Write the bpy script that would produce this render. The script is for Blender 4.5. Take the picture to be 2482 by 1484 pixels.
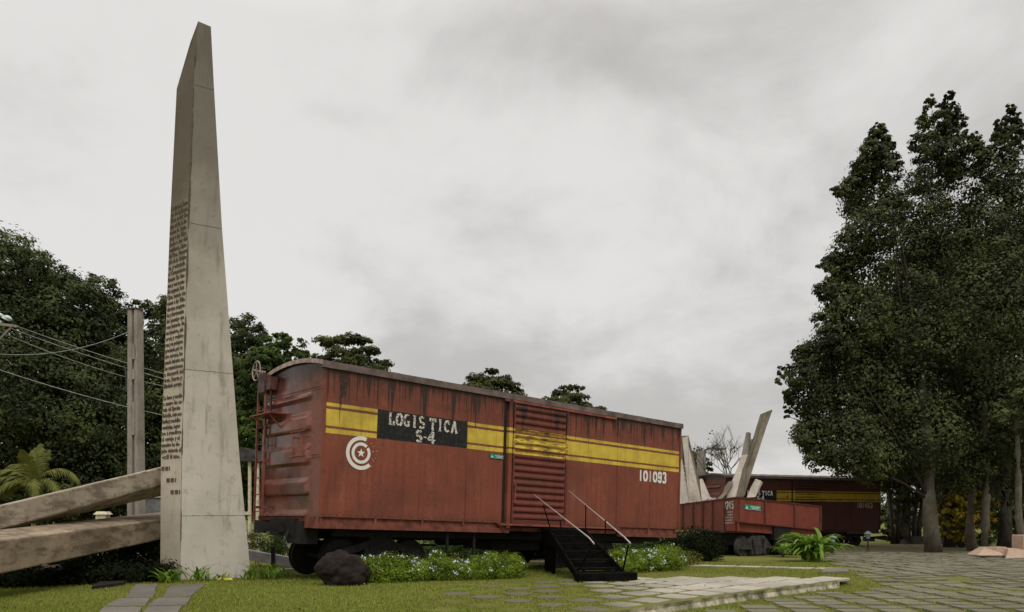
import bpy, math, random
import numpy as np
from mathutils import Vector, Matrix, noise as mnoise

for o in list(bpy.data.objects): bpy.data.objects.remove(o)
SC = bpy.context.scene
COL = SC.collection
R = math.radians
random.seed(7)
RNG = np.random.default_rng(11)

# ------------------------------------------------------------------ camera, sky, sun, exposure
F = 1880.0; CX = 1240.5; YH = 1235.0; HC = 1.5          # focal length and horizon in photo units (2481 x 1484)
cam_d = bpy.data.cameras.new('camera'); cam = bpy.data.objects.new('camera', cam_d); COL.objects.link(cam)
cam.location = (0, 0, HC); cam.rotation_euler = (R(90), 0, 0)
cam_d.sensor_width = 36; cam_d.lens = 36 * F / 2481
cam_d.shift_y = (YH - 742) / 2481
cam_d.clip_end = 3000; cam_d.clip_start = 0.05
SC.camera = cam

SUN_EL, SUN_AZ = 52, 158        # azimuth clockwise from +Y
W = bpy.data.worlds.new('World'); SC.world = W; W.use_nodes = True
def build_world():
    nt = W.node_tree; N = nt.nodes; L = nt.links; N.clear()
    out = N.new('ShaderNodeOutputWorld'); bg = N.new('ShaderNodeBackground'); bg.inputs[1].default_value = 1.0
    sky = N.new('ShaderNodeTexSky'); sky.sky_type = 'NISHITA'; sky.sun_disc = False
    sky.sun_elevation = R(SUN_EL); sky.sun_rotation = R(SUN_AZ)
    sk = N.new('ShaderNodeVectorMath'); sk.operation = 'SCALE'; sk.inputs['Scale'].default_value = 0.08
    L.new(sky.outputs[0], sk.inputs[0])
    tc = N.new('ShaderNodeTexCoord'); sep = N.new('ShaderNodeSeparateXYZ'); L.new(tc.outputs['Generated'], sep.inputs[0])
    def M(op, a, b=None, c=None):
        m = N.new('ShaderNodeMath'); m.operation = op
        for i, v in enumerate((a, b, c)):
            if v is None: continue
            if isinstance(v, (int, float)): m.inputs[i].default_value = v
            else: L.new(v, m.inputs[i])
        return m.outputs[0]
    zz = M('MAXIMUM', sep.outputs[2], 0.0)
    inv = M('DIVIDE', 1.0, M('ADD', zz, 0.42))
    px = M('MULTIPLY', sep.outputs[0], inv); py = M('MULTIPLY', sep.outputs[1], inv)
    cb = N.new('ShaderNodeCombineXYZ'); L.new(px, cb.inputs[0]); L.new(py, cb.inputs[1]); cb.inputs[2].default_value = 3.3
    def NZ(scale, det, dist, rough=0.5):
        n = N.new('ShaderNodeTexNoise'); n.inputs['Scale'].default_value = scale; n.inputs['Detail'].default_value = det
        n.inputs['Roughness'].default_value = rough; n.inputs['Distortion'].default_value = dist
        L.new(cb.outputs[0], n.inputs['Vector']); return n.outputs[0]
    a = NZ(1.3, 4, 0.2); b = NZ(3.4, 9, 0.25, 0.6)
    s = M('ADD', M('MULTIPLY', a, 0.62), M('MULTIPLY', b, 0.38))
    s = M('ADD', s, M('MULTIPLY', sep.outputs[0], -0.10))          # the overcast is thinner towards the left
    rp = N.new('ShaderNodeValToRGB'); rp.color_ramp.interpolation = 'EASE'
    e = rp.color_ramp.elements
    e[0].position = 0.40; e[0].color = (0.55, 0.53, 0.508, 1)
    e[1].position = 0.60; e[1].color = (0.81, 0.79, 0.765, 1)
    L.new(s, rp.inputs[0])
    zen = M('ADD', 1.0, M('MULTIPLY', M('POWER', M('MAXIMUM', M('SUBTRACT', zz, 0.52), 0.0), 1.0), 3.4))   # overcast is brightest overhead
    sc = N.new('ShaderNodeVectorMath'); sc.operation = 'SCALE'; L.new(rp.outputs[0], sc.inputs[0]); L.new(zen, sc.inputs['Scale'])
    mx = N.new('ShaderNodeMix'); mx.data_type = 'RGBA'; mx.inputs[0].default_value = 0.93
    L.new(sk.outputs[0], mx.inputs[6]); L.new(sc.outputs[0], mx.inputs[7])
    L.new(mx.outputs[2], bg.inputs[0]); L.new(bg.outputs[0], out.inputs[0])
build_world()
sd = bpy.data.lights.new('sun', 'SUN'); sd.energy = 1.35; sd.angle = R(25); sd.color = (1.0, 0.96, 0.9)
sun = bpy.data.objects.new('sun', sd); COL.objects.link(sun)
sv = Vector((math.sin(R(SUN_AZ)) * math.cos(R(SUN_EL)), math.cos(R(SUN_AZ)) * math.cos(R(SUN_EL)), math.sin(R(SUN_EL))))
sun.rotation_euler = sv.to_track_quat('Z', 'Y').to_euler(); sun.location = sv * 60
SC.view_settings.view_transform = 'Standard'; SC.view_settings.look = 'None'
SC.view_settings.exposure = 0.0; SC.view_settings.gamma = 1.0

# ------------------------------------------------------------------ helpers
def at(x, y, k):
    """world point seen at photo position x, y at the distance k in front of the camera"""
    return Vector(((x - CX) / F * k, k, HC - (y - YH) / F * k))
def px_x(x, k): return (x - CX) / F * k
EDGE0 = np.array([1.68, 11.59]); EDIR = np.array([5.46, 5.35]) / math.hypot(5.46, 5.35); EN = np.array([EDIR[1], -EDIR[0]])
ELEN = 7.64
def smooth(t): t = np.clip(t, 0, 1); return t * t * (3 - 2 * t)
def ground_z(X, Y):
    X = np.asarray(X, float); Y = np.asarray(Y, float)
    t = np.clip(Y - 13, 0, 75)
    base = -0.024 * (t * t / (t + 2.0))
    u = (X - EDGE0[0]) * EDIR[0] + (Y - EDGE0[1]) * EDIR[1]
    d = (X - EDGE0[0]) * EN[0] + (Y - EDGE0[1]) * EN[1]
    w = 0.5 + np.clip(u - ELEN, 0, 5) * 0.8
    st = -0.15 * smooth((d + 0.65) / w)
    return base + st
def gz(x, y): return float(ground_z(x, y))
def gpt(x, y, dz=0.0):
    """ground point seen at photo position x, y"""
    k = HC * F / (y - YH)
    for _ in range(12):
        z = gz(px_x(x, k), k); k = (HC - z) * F / (y - YH)
    return Vector((px_x(x, k), k, gz(px_x(x, k), k) + dz))

class MB:
    def __init__(s): s.v = []; s.f = []
    def add(s, vs, fs):
        b = len(s.v); s.v += [tuple(v) for v in vs]; s.f += [tuple(i + b for i in f) for f in fs]; return s
    def box(s, x0, x1, y0, y1, z0, z1, M=None):
        vs = [Vector(p) for p in ((x0,y0,z0),(x1,y0,z0),(x1,y1,z0),(x0,y1,z0),(x0,y0,z1),(x1,y0,z1),(x1,y1,z1),(x0,y1,z1))]
        if M is not None: vs = [M @ v for v in vs]
        return s.add(vs, [(0,3,2,1),(4,5,6,7),(0,1,5,4),(1,2,6,5),(2,3,7,6),(3,0,4,7)])
    def hexa(s, a, b):          # two quads (lists of four points), joined
        return s.add(list(a) + list(b), [(3,2,1,0),(4,5,6,7),(0,1,5,4),(1,2,6,5),(2,3,7,6),(3,0,4,7)])
    def prism(s, a, b):         # two polygons of equal length, joined
        n = len(a)
        return s.add(list(a) + list(b), [tuple(range(n))[::-1], tuple(range(n, 2*n))] + [(i, (i+1) % n, n + (i+1) % n, n + i) for i in range(n)])
    def tube(s, pts, rad, seg=6, cap=True):
        pts = [Vector(p) for p in pts]; n = len(pts)
        if not hasattr(rad, '__len__'): rad = [rad] * n
        b = len(s.v); up = Vector((0, 0, 1))
        for i, p in enumerate(pts):
            d = (pts[min(i+1, n-1)] - pts[max(i-1, 0)]).normalized()
            u = d.cross(up)
            if u.length < 1e-3: u = d.cross(Vector((1, 0, 0)))
            u.normalize(); w = d.cross(u).normalized()
            for j in range(seg):
                a = 2 * math.pi * j / seg
                s.v.append(tuple(p + (u * math.cos(a) + w * math.sin(a)) * rad[i]))
        for i in range(n-1):
            for j in range(seg):
                j2 = (j + 1) % seg
                s.f.append((b+i*seg+j, b+i*seg+j2, b+(i+1)*seg+j2, b+(i+1)*seg+j))
        if cap:
            s.f.append(tuple(b + j for j in range(seg))[::-1]); s.f.append(tuple(b + (n-1)*seg + j for j in range(seg)))
        return s
    def disc(s, c, axis, r, t, seg=28, r2=None):   # a wheel or drum: rings along axis
        c = Vector(c); axis = Vector(axis).normalized()
        prof = [(-t/2, r), (t/2, r)] if r2 is None else r2
        b = len(s.v); u = axis.cross(Vector((0,0,1)))
        if u.length < 1e-3: u = Vector((1,0,0))
        u.normalize(); w = axis.cross(u)
        for (o, rr) in prof:
            for j in range(seg):
                a = 2*math.pi*j/seg; s.v.append(tuple(c + axis*o + (u*math.cos(a) + w*math.sin(a))*rr))
        n = len(prof)
        for i in range(n-1):
            for j in range(seg):
                j2 = (j+1) % seg; s.f.append((b+i*seg+j, b+i*seg+j2, b+(i+1)*seg+j2, b+(i+1)*seg+j))
        s.f.append(tuple(b+j for j in range(seg))[::-1]); s.f.append(tuple(b+(n-1)*seg+j for j in range(seg)))
        return s
    def torus(s, c, axis, Rr, r, seg=24, sg=6, a0=0, a1=2*math.pi):
        c = Vector(c); axis = Vector(axis).normalized(); u = axis.cross(Vector((0,0,1)))
        if u.length < 1e-3: u = Vector((1,0,0))
        u.normalize(); w = axis.cross(u)
        s.tube([c + (u*math.cos(a0+(a1-a0)*i/seg) + w*math.sin(a0+(a1-a0)*i/seg))*Rr for i in range(seg+1)], r, sg)
        return s
def mesh_np(name, V, Fc):
    me = bpy.data.meshes.new(name); V = np.asarray(V, np.float32); Fc = np.asarray(Fc, np.int32)
    me.vertices.add(len(V)); me.vertices.foreach_set('co', V.ravel())
    k = Fc.shape[1]; me.loops.add(Fc.size); me.loops.foreach_set('vertex_index', Fc.ravel())
    me.polygons.add(len(Fc)); me.polygons.foreach_set('loop_start', np.arange(0, Fc.size, k, dtype=np.int32))
    me.polygons.foreach_set('loop_total', np.full(len(Fc), k, np.int32)); me.update(calc_edges=True); return me
def link(name, me, mat, parent=None, smooth_=False, bevel=0.0):
    o = bpy.data.objects.new(name, me); COL.objects.link(o)
    if mat: me.materials.append(mat)
    if parent: o.parent = parent
    if smooth_: me.polygons.foreach_set('use_smooth', [True] * len(me.polygons))
    if bevel:
        m = o.modifiers.new('bevel', 'BEVEL'); m.width = bevel; m.segments = 2; m.limit_method = 'ANGLE'
    return o
def obj(name, mb, mat, parent=None, smooth_=False, bevel=0.0):
    me = bpy.data.meshes.new(name); me.from_pydata(mb.v, [], mb.f); me.update()
    return link(name, me, mat, parent, smooth_, bevel)
def obj_split(name, mb, mat, parent=None):
    par = list(range(len(mb.v)))
    def fd(i):
        while par[i] != i: par[i] = par[par[i]]; i = par[i]
        return i
    for f in mb.f:
        for q in f[1:]: par[fd(q)] = fd(f[0])
    gr = {}
    for f in mb.f: gr.setdefault(fd(f[0]), []).append(f)
    for fs in gr.values():
        m = MB(); ids = sorted({i for f in fs for i in f}); ix = {i: j for j, i in enumerate(ids)}
        m.v = [mb.v[i] for i in ids]; m.f = [tuple(ix[i] for i in f) for f in fs]; obj(name, m, mat, parent)
def tag(o, label=None, cat=None, group=None, kind=None):
    if label: o['label'] = label
    if cat: o['category'] = cat
    if group: o['group'] = group
    if kind: o['kind'] = kind
    return o
def empty(name, loc=(0,0,0), rot=(0,0,0), label=None, cat=None, group=None):
    o = bpy.data.objects.new(name, None); COL.objects.link(o); o.location = loc; o.rotation_euler = rot
    return tag(o, label, cat, group)

# ------------------------------------------------------------------ material language
class Mt:
    def __init__(s, name, rough=0.8, spec=0.3, metal=0.0):
        s.m = bpy.data.materials.new(name); s.m.use_nodes = True; s.nt = s.m.node_tree; s.N = s.nt.nodes; s.L = s.nt.links
        s.b = s.N['Principled BSDF']; s.b.inputs['Roughness'].default_value = rough; s.b.inputs['Metallic'].default_value = metal
        s.b.inputs['Specular IOR Level'].default_value = spec; s._o = None
    def put(s, sock, v):
        if isinstance(v, (int, float)):
            try: sock.default_value = v
            except Exception: sock.default_value = (v, v, v)
        elif isinstance(v, (tuple, list)):
            sock.default_value = tuple(v) + (1,) if len(v) == 3 and len(sock.default_value) == 4 else tuple(v)
        else: s.L.new(v, sock)
    def math(s, op, a, b=None, c=None, clamp=False):
        m = s.N.new('ShaderNodeMath'); m.operation = op; m.use_clamp = clamp
        for i, v in enumerate((a, b, c)):
            if v is not None: s.put(m.inputs[i], v)
        return m.outputs[0]
    def co(s):
        if s._o is None:
            t = s.N.new('ShaderNodeTexCoord'); s._o = t.outputs['Object']
            q = s.N.new('ShaderNodeSeparateXYZ'); s.L.new(s._o, q.inputs[0]); s.x, s.y, s.z = q.outputs
        return s._o
    def scaled(s, sx, sy, sz, vec=None):
        m = s.N.new('ShaderNodeVectorMath'); m.operation = 'MULTIPLY'; s.L.new(vec or s.co(), m.inputs[0]); m.inputs[1].default_value = (sx, sy, sz)
        return m.outputs[0]
    def noise(s, scale=1, det=4, rough=0.55, vec=None, dist=0, col=False):
        n = s.N.new('ShaderNodeTexNoise'); n.inputs['Scale'].default_value = scale; n.inputs['Detail'].default_value = det
        n.inputs['Roughness'].default_value = rough; n.inputs['Distortion'].default_value = dist
        s.L.new(vec or s.co(), n.inputs['Vector']); return n.outputs[1 if col else 0]
    def voro(s, scale=1, vec=None, feat='F1', out=0):
        n = s.N.new('ShaderNodeTexVoronoi'); n.inputs['Scale'].default_value = scale; n.feature = feat
        s.L.new(vec or s.co(), n.inputs['Vector']); return n.outputs[out]
    def mix(s, f, a, b):
        m = s.N.new('ShaderNodeMix'); m.data_type = 'RGBA'
        s.put(m.inputs[0], f); s.put(m.inputs[6], a); s.put(m.inputs[7], b); return m.outputs[2]
    def step(s, v, lo, hi):
        m = s.N.new('ShaderNodeMapRange'); m.interpolation_type = 'SMOOTHSTEP'
        s.put(m.inputs[0], v); s.put(m.inputs[1], lo); s.put(m.inputs[2], hi); return m.outputs[0]
    def rng(s, v, a, b, soft=0.006):      # 1 inside a..b
        return s.math('MULTIPLY', s.step(v, a - soft, a + soft), s.step(v, b + soft, b - soft)) if False else \
            s.math('MULTIPLY', s.step(v, a - soft, a + soft), s.math('SUBTRACT', 1.0, s.step(v, b - soft, b + soft)))
    def color(s, c): s.put(s.b.inputs['Base Color'], c); return s
    def rough(s, v): s.put(s.b.inputs['Roughness'], v); return s
    def bump(s, h, strength=0.3, dist=0.02):
        b = s.N.new('ShaderNodeBump'); b.inputs['Strength'].default_value = strength; b.inputs['Distance'].default_value = dist
        s.L.new(h, b.inputs['Height']); s.L.new(b.outputs[0], s.b.inputs['Normal']); return s
    def island(s):
        g = s.N.new('ShaderNodeNewGeometry'); return g.outputs['Random Per Island']

def plain(name, c, rough=0.7, spec=0.3, metal=0.0, var=0.25, scale=6, bump=0.2):
    t = Mt(name, rough, spec, metal); n = t.noise(scale, 6, 0.6)
    t.color(t.mix(t.step(n, 0.3, 0.7), tuple(v * (1 - var) for v in c), tuple(min(1, v * (1 + var)) for v in c)))
    if bump: t.bump(t.noise(scale * 6, 5), bump, 0.01)
    return t.m

def leaf_mat(name, dark, light, yellow=None, yf=0.0, trans=0.25, clump=0.35, spec=0.22):
    t = Mt(name, 0.65, spec); r = t.island(); n = t.noise(clump, 4, 0.65)
    f = t.math('ADD', t.math('MULTIPLY', r, 0.35), t.math('MULTIPLY', t.step(n, 0.40, 0.62), 0.65))  # clump noise puts lit and shaded masses into the leaf colour
    c = t.mix(f, dark, light)
    if yellow: c = t.mix(t.math('GREATER_THAN', t.math('FRACT', t.math('MULTIPLY', r, 17.3)), 1 - yf), c, yellow)
    t.color(c)
    tr = t.N.new('ShaderNodeBsdfTranslucent'); t.L.new(c, tr.inputs[0])
    mx = t.N.new('ShaderNodeMixShader'); mx.inputs[0].default_value = trans
    t.L.new(t.b.outputs[0], mx.inputs[1]); t.L.new(tr.outputs[0], mx.inputs[2])
    t.L.new(mx.outputs[0], t.N['Material Output'].inputs[0]); return t.m

# --- painted steel of the box cars: red oxide paint with the yellow band, the black name field, soot and drips
def car_paint(name, base, base2, band=True, wear=0.15, drips=1.0, rough=0.62, black=True, yb=(0.66, 0.48, 0.06), ribs=False, grime=0.0, x1=12.22):
    t = Mt(name, rough, 0.35); t.co(); x, z = t.x, t.z
    big = t.noise(0.9, 4); fine = t.noise(45, 4, 0.7); streak = t.noise(1, 5, 0.6, t.scaled(9, 1, 0.7))
    c = t.mix(t.step(big, 0.3, 0.7), base, base2)
    c = t.mix(t.math('MULTIPLY', t.step(fine, 0.35, 0.65), 0.6), c, tuple(v * 0.5 for v in base))
    c = t.mix(t.math('MULTIPLY', t.step(streak, 0.44, 0.72), 0.65), c, tuple(v * 0.45 for v in base))
    fad = t.noise(1, 4, 0.6, t.scaled(3, 1, 0.5)); c = t.mix(t.math('MULTIPLY', t.step(fad, 0.55, 0.8), 0.35), c, (base[0]*1.25, base[1]*1.9, base[2]*2.1))
    c = t.mix(t.math('MULTIPLY', t.step(t.noise(13, 5, 0.7), 0.42, 0.68), 0.42), c, tuple(v * 0.4 for v in base))
    if band:
        wob = t.math('MULTIPLY', t.math('SUBTRACT', t.noise(7, 3), 0.5), 0.018); zz = t.math('ADD', z, wob)
        y = t.math('ADD', t.math('ADD', t.rng(zz, 2.365, 2.44), t.rng(zz, 1.945, 2.305)), t.rng(zz, 1.79, 1.89))
        xm = t.math('ADD', t.rng(x, 0.09, 1.34), t.rng(x, 3.86, x1)) if black else t.rng(x, -1, 30)
        y = t.math('MULTIPLY', y, xm, clamp=True)
        wn = t.noise(1, 6, 0.75, t.scaled(3.0, 1, 22) if ribs else t.scaled(9, 9, 5))
        y = t.math('MULTIPLY', y, t.math('SUBTRACT', 1.0, t.math('MULTIPLY', t.step(wn, 0.66 - wear, 0.72 - wear * 0.8), 0.92)))
        yc = t.mix(t.step(t.noise(3, 4), 0.35, 0.7), yb, tuple(v * 0.78 for v in yb))
        yc = t.mix(t.math('MULTIPLY', t.step(streak, 0.48, 0.7), 0.35), yc, (0.30, 0.17, 0.02))
        c = t.mix(y, c, yc)
    if black and band:
        bm = t.math('MULTIPLY', t.rng(x, 1.34, 3.86), t.rng(z, 1.79, 2.445))
        c = t.mix(bm, c, t.mix(t.step(t.noise(12, 5), 0.45, 0.75), (0.006, 0.006, 0.007), (0.035, 0.03, 0.022)))
    if drips:
        d1 = t.noise(3.3, 2, 0.5, t.scaled(1, 0, 0)); d2 = t.noise(14, 2, 0.5, t.scaled(1, 0, 0))
        ln = t.math('ADD', t.math('MULTIPLY', t.step(d1, 0.47, 0.70), 0.75), t.math('MULTIPLY', t.step(d2, 0.50, 0.66), 0.60))
        ln = t.math('ADD', t.math('MULTIPLY', ln, drips), 0.10)
        dn = t.math('ADD', t.math('SUBTRACT', 3.2, z), t.math('MULTIPLY', t.noise(16, 4), 0.12))
        m = t.step(t.math('SUBTRACT', t.math('ADD', ln, 0.06), dn), -0.10, 0.16)
        brk = t.step(t.noise(14, 5, 0.7), 0.26, 0.50)
        c = t.mix(t.math('MULTIPLY', m, t.math('MULTIPLY', brk, 0.92)), c, (0.022, 0.014, 0.011))
        # narrow run-off lines further down
        l1 = t.step(t.noise(26, 1, 0.5, t.scaled(1, 0, 0)), 0.70, 0.76)
        c = t.mix(t.math('MULTIPLY', t.math('MULTIPLY', l1, t.step(z, 0.7, 2.9)), t.math('MULTIPLY', t.step(t.noise(3.5, 4), 0.4, 0.62), 0.6 * min(1, drips))), c, (0.05, 0.02, 0.013))
    if drips:
        so = t.math('MULTIPLY', t.step(t.math('ADD', z, t.math('MULTIPLY', t.noise(1.4, 5), 1.5)), 3.1, 4.1), t.step(t.noise(4, 6, 0.7), 0.35, 0.6))
        c = t.mix(t.math('MULTIPLY', so, 0.7 * min(1, drips)), c, (0.035, 0.018, 0.013))
    sp = t.step(t.noise(5, 6, 0.75), 0.66, 0.74); c = t.mix(t.math('MULTIPLY', sp, 0.6), c, (0.03, 0.016, 0.012))
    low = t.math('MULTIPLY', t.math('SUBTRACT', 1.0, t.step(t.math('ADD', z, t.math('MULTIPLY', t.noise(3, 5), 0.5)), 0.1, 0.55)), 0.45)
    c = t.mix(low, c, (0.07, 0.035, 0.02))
    if grime:
        g = t.step(t.noise(1.1, 5, 0.65), 0.46, 0.62); c = t.mix(t.math('MULTIPLY', g, grime), c, (0.045, 0.024, 0.018))
    t.color(c); t.rough(t.math('ADD', rough, t.math('MULTIPLY', t.math('SUBTRACT', fine, 0.5), 0.3)))
    t.bump(t.math('ADD', t.math('MULTIPLY', fine, 0.3), t.noise(1.7, 3)), 0.22, 0.02); return t.m

def concrete(name, a, b, stain=0.5, sc=1.0, warm=(0.10, 0.075, 0.05), rough=0.9, spots=0.4, top=None, tiles=None, sv=(5, 5, 0.8), s0=0.5):
    t = Mt(name, rough, 0.2); t.co()
    big = t.noise(0.8 * sc, 5, 0.6); st = t.noise(1, 6, 0.65, t.scaled(sv[0] * sc, sv[1] * sc, sv[2] * sc)); fine = t.noise(60, 4, 0.7)
    c = t.mix(t.step(big, 0.3, 0.7), a, b)
    c = t.mix(t.math('MULTIPLY', t.step(st, s0, s0 + 0.2), stain), c, warm)
    c = t.mix(t.math('MULTIPLY', t.step(t.noise(5 * sc, 7, 0.75), 0.54, 0.70), spots), c, tuple(v * 0.6 for v in warm))
    c = t.mix(t.math('MULTIPLY', t.step(fine, 0.4, 0.7), 0.22), c, tuple(v * 0.55 for v in a))
    if top:      # dirt and lichen that has grown on the weathered upper part
        h = t.step(t.math('ADD', t.z, t.math('MULTIPLY', t.noise(0.9, 5), 3.0)), top[0], top[1])
        c = t.mix(t.math('MULTIPLY', h, top[2]), c, top[3])
    if tiles:    # each stone has its own tone; soil has been trodden onto the ones away from the stairs
        c = t.mix(t.math('MULTIPLY', t.island(), 0.55), c, tuple(v * 0.5 for v in a))
        if tiles > 1: c = t.mix(t.math('MULTIPLY', t.math('SUBTRACT', 1.0, t.step(t.math('ADD', t.x, t.math('MULTIPLY', t.noise(1.2, 4), 1.6)), 1.6, 4.2)), 0.88), c, (0.095, 0.08, 0.05))
    t.color(c); t.bump(t.math('ADD', t.math('MULTIPLY', fine, 0.5), t.noise(9, 5)), 0.3, 0.015); return t.m

RED = (0.30, 0.082, 0.045); RED2 = (0.215, 0.058, 0.033)
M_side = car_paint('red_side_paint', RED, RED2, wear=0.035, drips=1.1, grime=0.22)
M_door = car_paint('red_door_paint', (0.20, 0.045, 0.028), (0.14, 0.033, 0.021), wear=0.17, drips=0.9, ribs=True, grime=0.35, black=False)
M_end = car_paint('red_end_paint', (0.27, 0.095, 0.065), (0.19, 0.065, 0.045), band=False, drips=1.0, rough=0.2, grime=0.6)
M_side2 = car_paint('dark_red_side_paint', (0.105, 0.024, 0.015), (0.085, 0.018, 0.012), wear=0.02, drips=0.5, yb=(0.50, 0.33, 0.02), grime=0.25, x1=12.3)
M_door2 = car_paint('dark_red_door_paint', (0.085, 0.02, 0.014), (0.07, 0.016, 0.011), wear=0.06, drips=0.6, ribs=True, yb=(0.42, 0.28, 0.02), grime=0.3, black=False)
M_end2 = car_paint('dark_red_end_paint', (0.16, 0.04, 0.025), (0.13, 0.03, 0.02), band=False, drips=0.5, rough=0.5)
M_gon = car_paint('gondola_paint', (0.27, 0.055, 0.032), (0.21, 0.042, 0.025), band=False, drips=0, grime=0.3)
M_gond = plain('gondola_rib_paint', (0.10, 0.028, 0.02), 0.7)
M_sill = plain('rusty_sill_paint', (0.16, 0.05, 0.032), 0.75, var=0.4, scale=4)
M_redtrim = plain('red_trim_paint', (0.24, 0.065, 0.042), 0.45, var=0.35, scale=5)
M_roof = plain('weathered_roof_steel', (0.135, 0.098, 0.09), 0.6, var=0.4, scale=3)
M_darkcast = plain('dark_red_casting', (0.075, 0.032, 0.026), 0.45, var=0.7, scale=5)  # dark blotchy red for the brake gear
M_pale = plain('faded_pink_steel', (0.38, 0.27, 0.25), 0.4, var=0.45, scale=6)
M_black = plain('sooty_black_steel', (0.014, 0.012, 0.011), 0.75, var=0.4)
M_bogie = plain('dusty_bogie_iron', (0.022, 0.018, 0.016), 0.8, var=0.5)
M_step = plain('dark_step_steel', (0.006, 0.0055, 0.005), 1.0, 0.05, var=0.4)
M_greyiron = plain('grey_worn_iron', (0.042, 0.038, 0.036), 0.6, var=0.6)
M_rail = plain('galvanised_handrail', (0.50, 0.42, 0.40), 0.35, 0.5, 0.3, var=0.1)
M_steel = plain('pale_steel', (0.36, 0.34, 0.37), 0.4, 0.5, 0.2, var=0.2)
def worn_white():
    t = Mt('worn_white_paint', 0.7); n = t.noise(22, 5, 0.75)
    t.color(t.mix(t.step(n, 0.49, 0.57), (0.68, 0.65, 0.58), (0.05, 0.035, 0.025))); return t.m
M_white = plain('white_stencil_paint', (0.74, 0.71, 0.66), 0.7, var=0.08, scale=20)
M_wornwhite = worn_white()
M_green = plain('green_sign_enamel', (0.0, 0.23, 0.14), 0.5, var=0.1)
M_signwhite = plain('sign_lettering_white', (0.55, 0.7, 0.62), 0.5, var=0.05)
M_obe = concrete('obelisk_concrete', (0.64, 0.59, 0.51), (0.50, 0.46, 0.395), 0.55, 0.9, warm=(0.22, 0.19, 0.15), spots=0.45, top=(4.0, 12.4, 0.85, (0.12, 0.105, 0.082)))
M_obel = concrete('obelisk_face_concrete', (0.60, 0.53, 0.43), (0.46, 0.40, 0.31), 0.45, 1.0, warm=(0.15, 0.115, 0.075), spots=0.4, top=(7.0, 10.5, 0.88, (0.085, 0.066, 0.045)))
M_joint = plain('dark_joint', (0.13, 0.11, 0.09), 0.95, var=.5)
M_letter = plain('letter_shade_and_edge', (0.11, 0.085, 0.06), 0.9, var=0.3, scale=8)  # dark colour paints the shadow of the letters; also the stained arris
M_beam = concrete('beam_concrete', (0.50, 0.43, 0.335), (0.30, 0.25, 0.19), 0.8, 1.0, warm=(0.14, 0.105, 0.07), spots=0.8, sv=(1.6, 1.6, 5), s0=.42)
M_beam2 = concrete('beam_concrete_brown', (0.40, 0.315, 0.22), (0.23, 0.18, 0.125), 0.8, 1.0, warm=(0.10, 0.072, 0.045), spots=0.7, sv=(1.4, 1.4, 5), s0=.42)
M_shard = concrete('shard_concrete', (0.56, 0.50, 0.43), (0.42, 0.37, 0.31), 0.4, 1.5, warm=(0.14, 0.10, 0.07), spots=0.5)
M_shardd = concrete('shard_shade_and_stain', (0.20, 0.175, 0.14), (0.13, 0.11, 0.085), 0.5, 1.5)  # darker copy that paints shade on shard sides; also the stained pieces
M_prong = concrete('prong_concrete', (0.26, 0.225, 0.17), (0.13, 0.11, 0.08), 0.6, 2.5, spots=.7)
M_pole = concrete('pole_concrete', (0.34, 0.30, 0.26), (0.24, 0.21, 0.18), 0.5, 2.5)
M_tile = concrete('paving_stone', (0.50, 0.455, 0.37), (0.38, 0.345, 0.28), 0.15, 1.2, warm=(0.12, 0.115, 0.05), spots=0.4, tiles=2)
M_tile3 = concrete('grey_path_slab', (0.20, 0.18, 0.15), (0.14, 0.125, 0.105), 0.35, 1.5, warm=(0.07, 0.07, 0.03), spots=0.6, tiles=1)
M_tile2 = concrete('paving_stone_mossy', (0.22, 0.205, 0.145), (0.15, 0.14, 0.095), 0.35, 1.5, warm=(0.13, 0.135, 0.045), spots=0.8, tiles=1)
M_pink = concrete('pinkish_masonry', (0.50, 0.35, 0.26), (0.38, 0.27, 0.20), 0.3, 2.0, warm=(0.16, 0.10, 0.07))
M_kerb = concrete('rough_kerb_stone', (0.60, 0.54, 0.40), (0.07, 0.075, 0.03), 0.3, 3.5, warm=(0.035, 0.045, 0.012), spots=0.8)
M_rock = concrete('black_rock', (0.028, 0.020, 0.017), (0.014, 0.011, 0.009), 0.3, 6, warm=(0.03, 0.028, 0.022))
M_rockb = concrete('brown_rock', (0.09, 0.07, 0.06), (0.05, 0.04, 0.033), 0.4, 6)
M_bark = concrete('grey_bark', (0.17, 0.15, 0.11), (0.09, 0.08, 0.055), 0.6, 3, warm=(0.045, 0.04, 0.025), spots=0.6)
M_barkd = concrete('dark_bark', (0.05, 0.042, 0.032), (0.03, 0.026, 0.02), 0.5, 3)
M_greywall = plain('grey_wall_plaster', (0.17, 0.17, 0.175), 0.9)
M_cream = plain('cream_plaster', (0.55, 0.49, 0.36), 0.8)
M_wire = plain('weathered_cable', (0.26, 0.26, 0.25), 0.6, bump=0)
M_lan = plain('verdigris_lantern', (0.16, 0.22, 0.23), 0.5)
M_glass = plain('white_porcelain', (0.55, 0.66, 0.64), 0.2, 0.6)
L_dark = leaf_mat('dark_tree_leaves', (0.018, 0.026, 0.010), (0.098, 0.124, 0.035), trans=0.2, clump=.35)
L_fic = leaf_mat('ficus_leaves', (0.016, 0.022, 0.010), (0.098, 0.120, 0.038), (0.15, 0.15, 0.04), 0.06, 0.2, 0.55)
L_mid = leaf_mat('green_tree_leaves', (0.022, 0.040, 0.008), (0.080, 0.122, 0.020), (0.11, 0.16, 0.02), 0.06, 0.3)
L_umb = leaf_mat('almond_tree_leaves', (0.03, 0.04, 0.012), (0.105, 0.115, 0.03), None, 0, 0.25, 0.8)
L_hedge = leaf_mat('hedge_leaves', (0.020, 0.05, 0.010), (0.065, 0.125, 0.018), None, 0, 0.3, 2)
L_bed = leaf_mat('plumbago_leaves', (0.06, 0.105, 0.008), (0.23, 0.33, 0.025), (0.30, 0.36, 0.04), 0.12, 0.35, 3)
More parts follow.
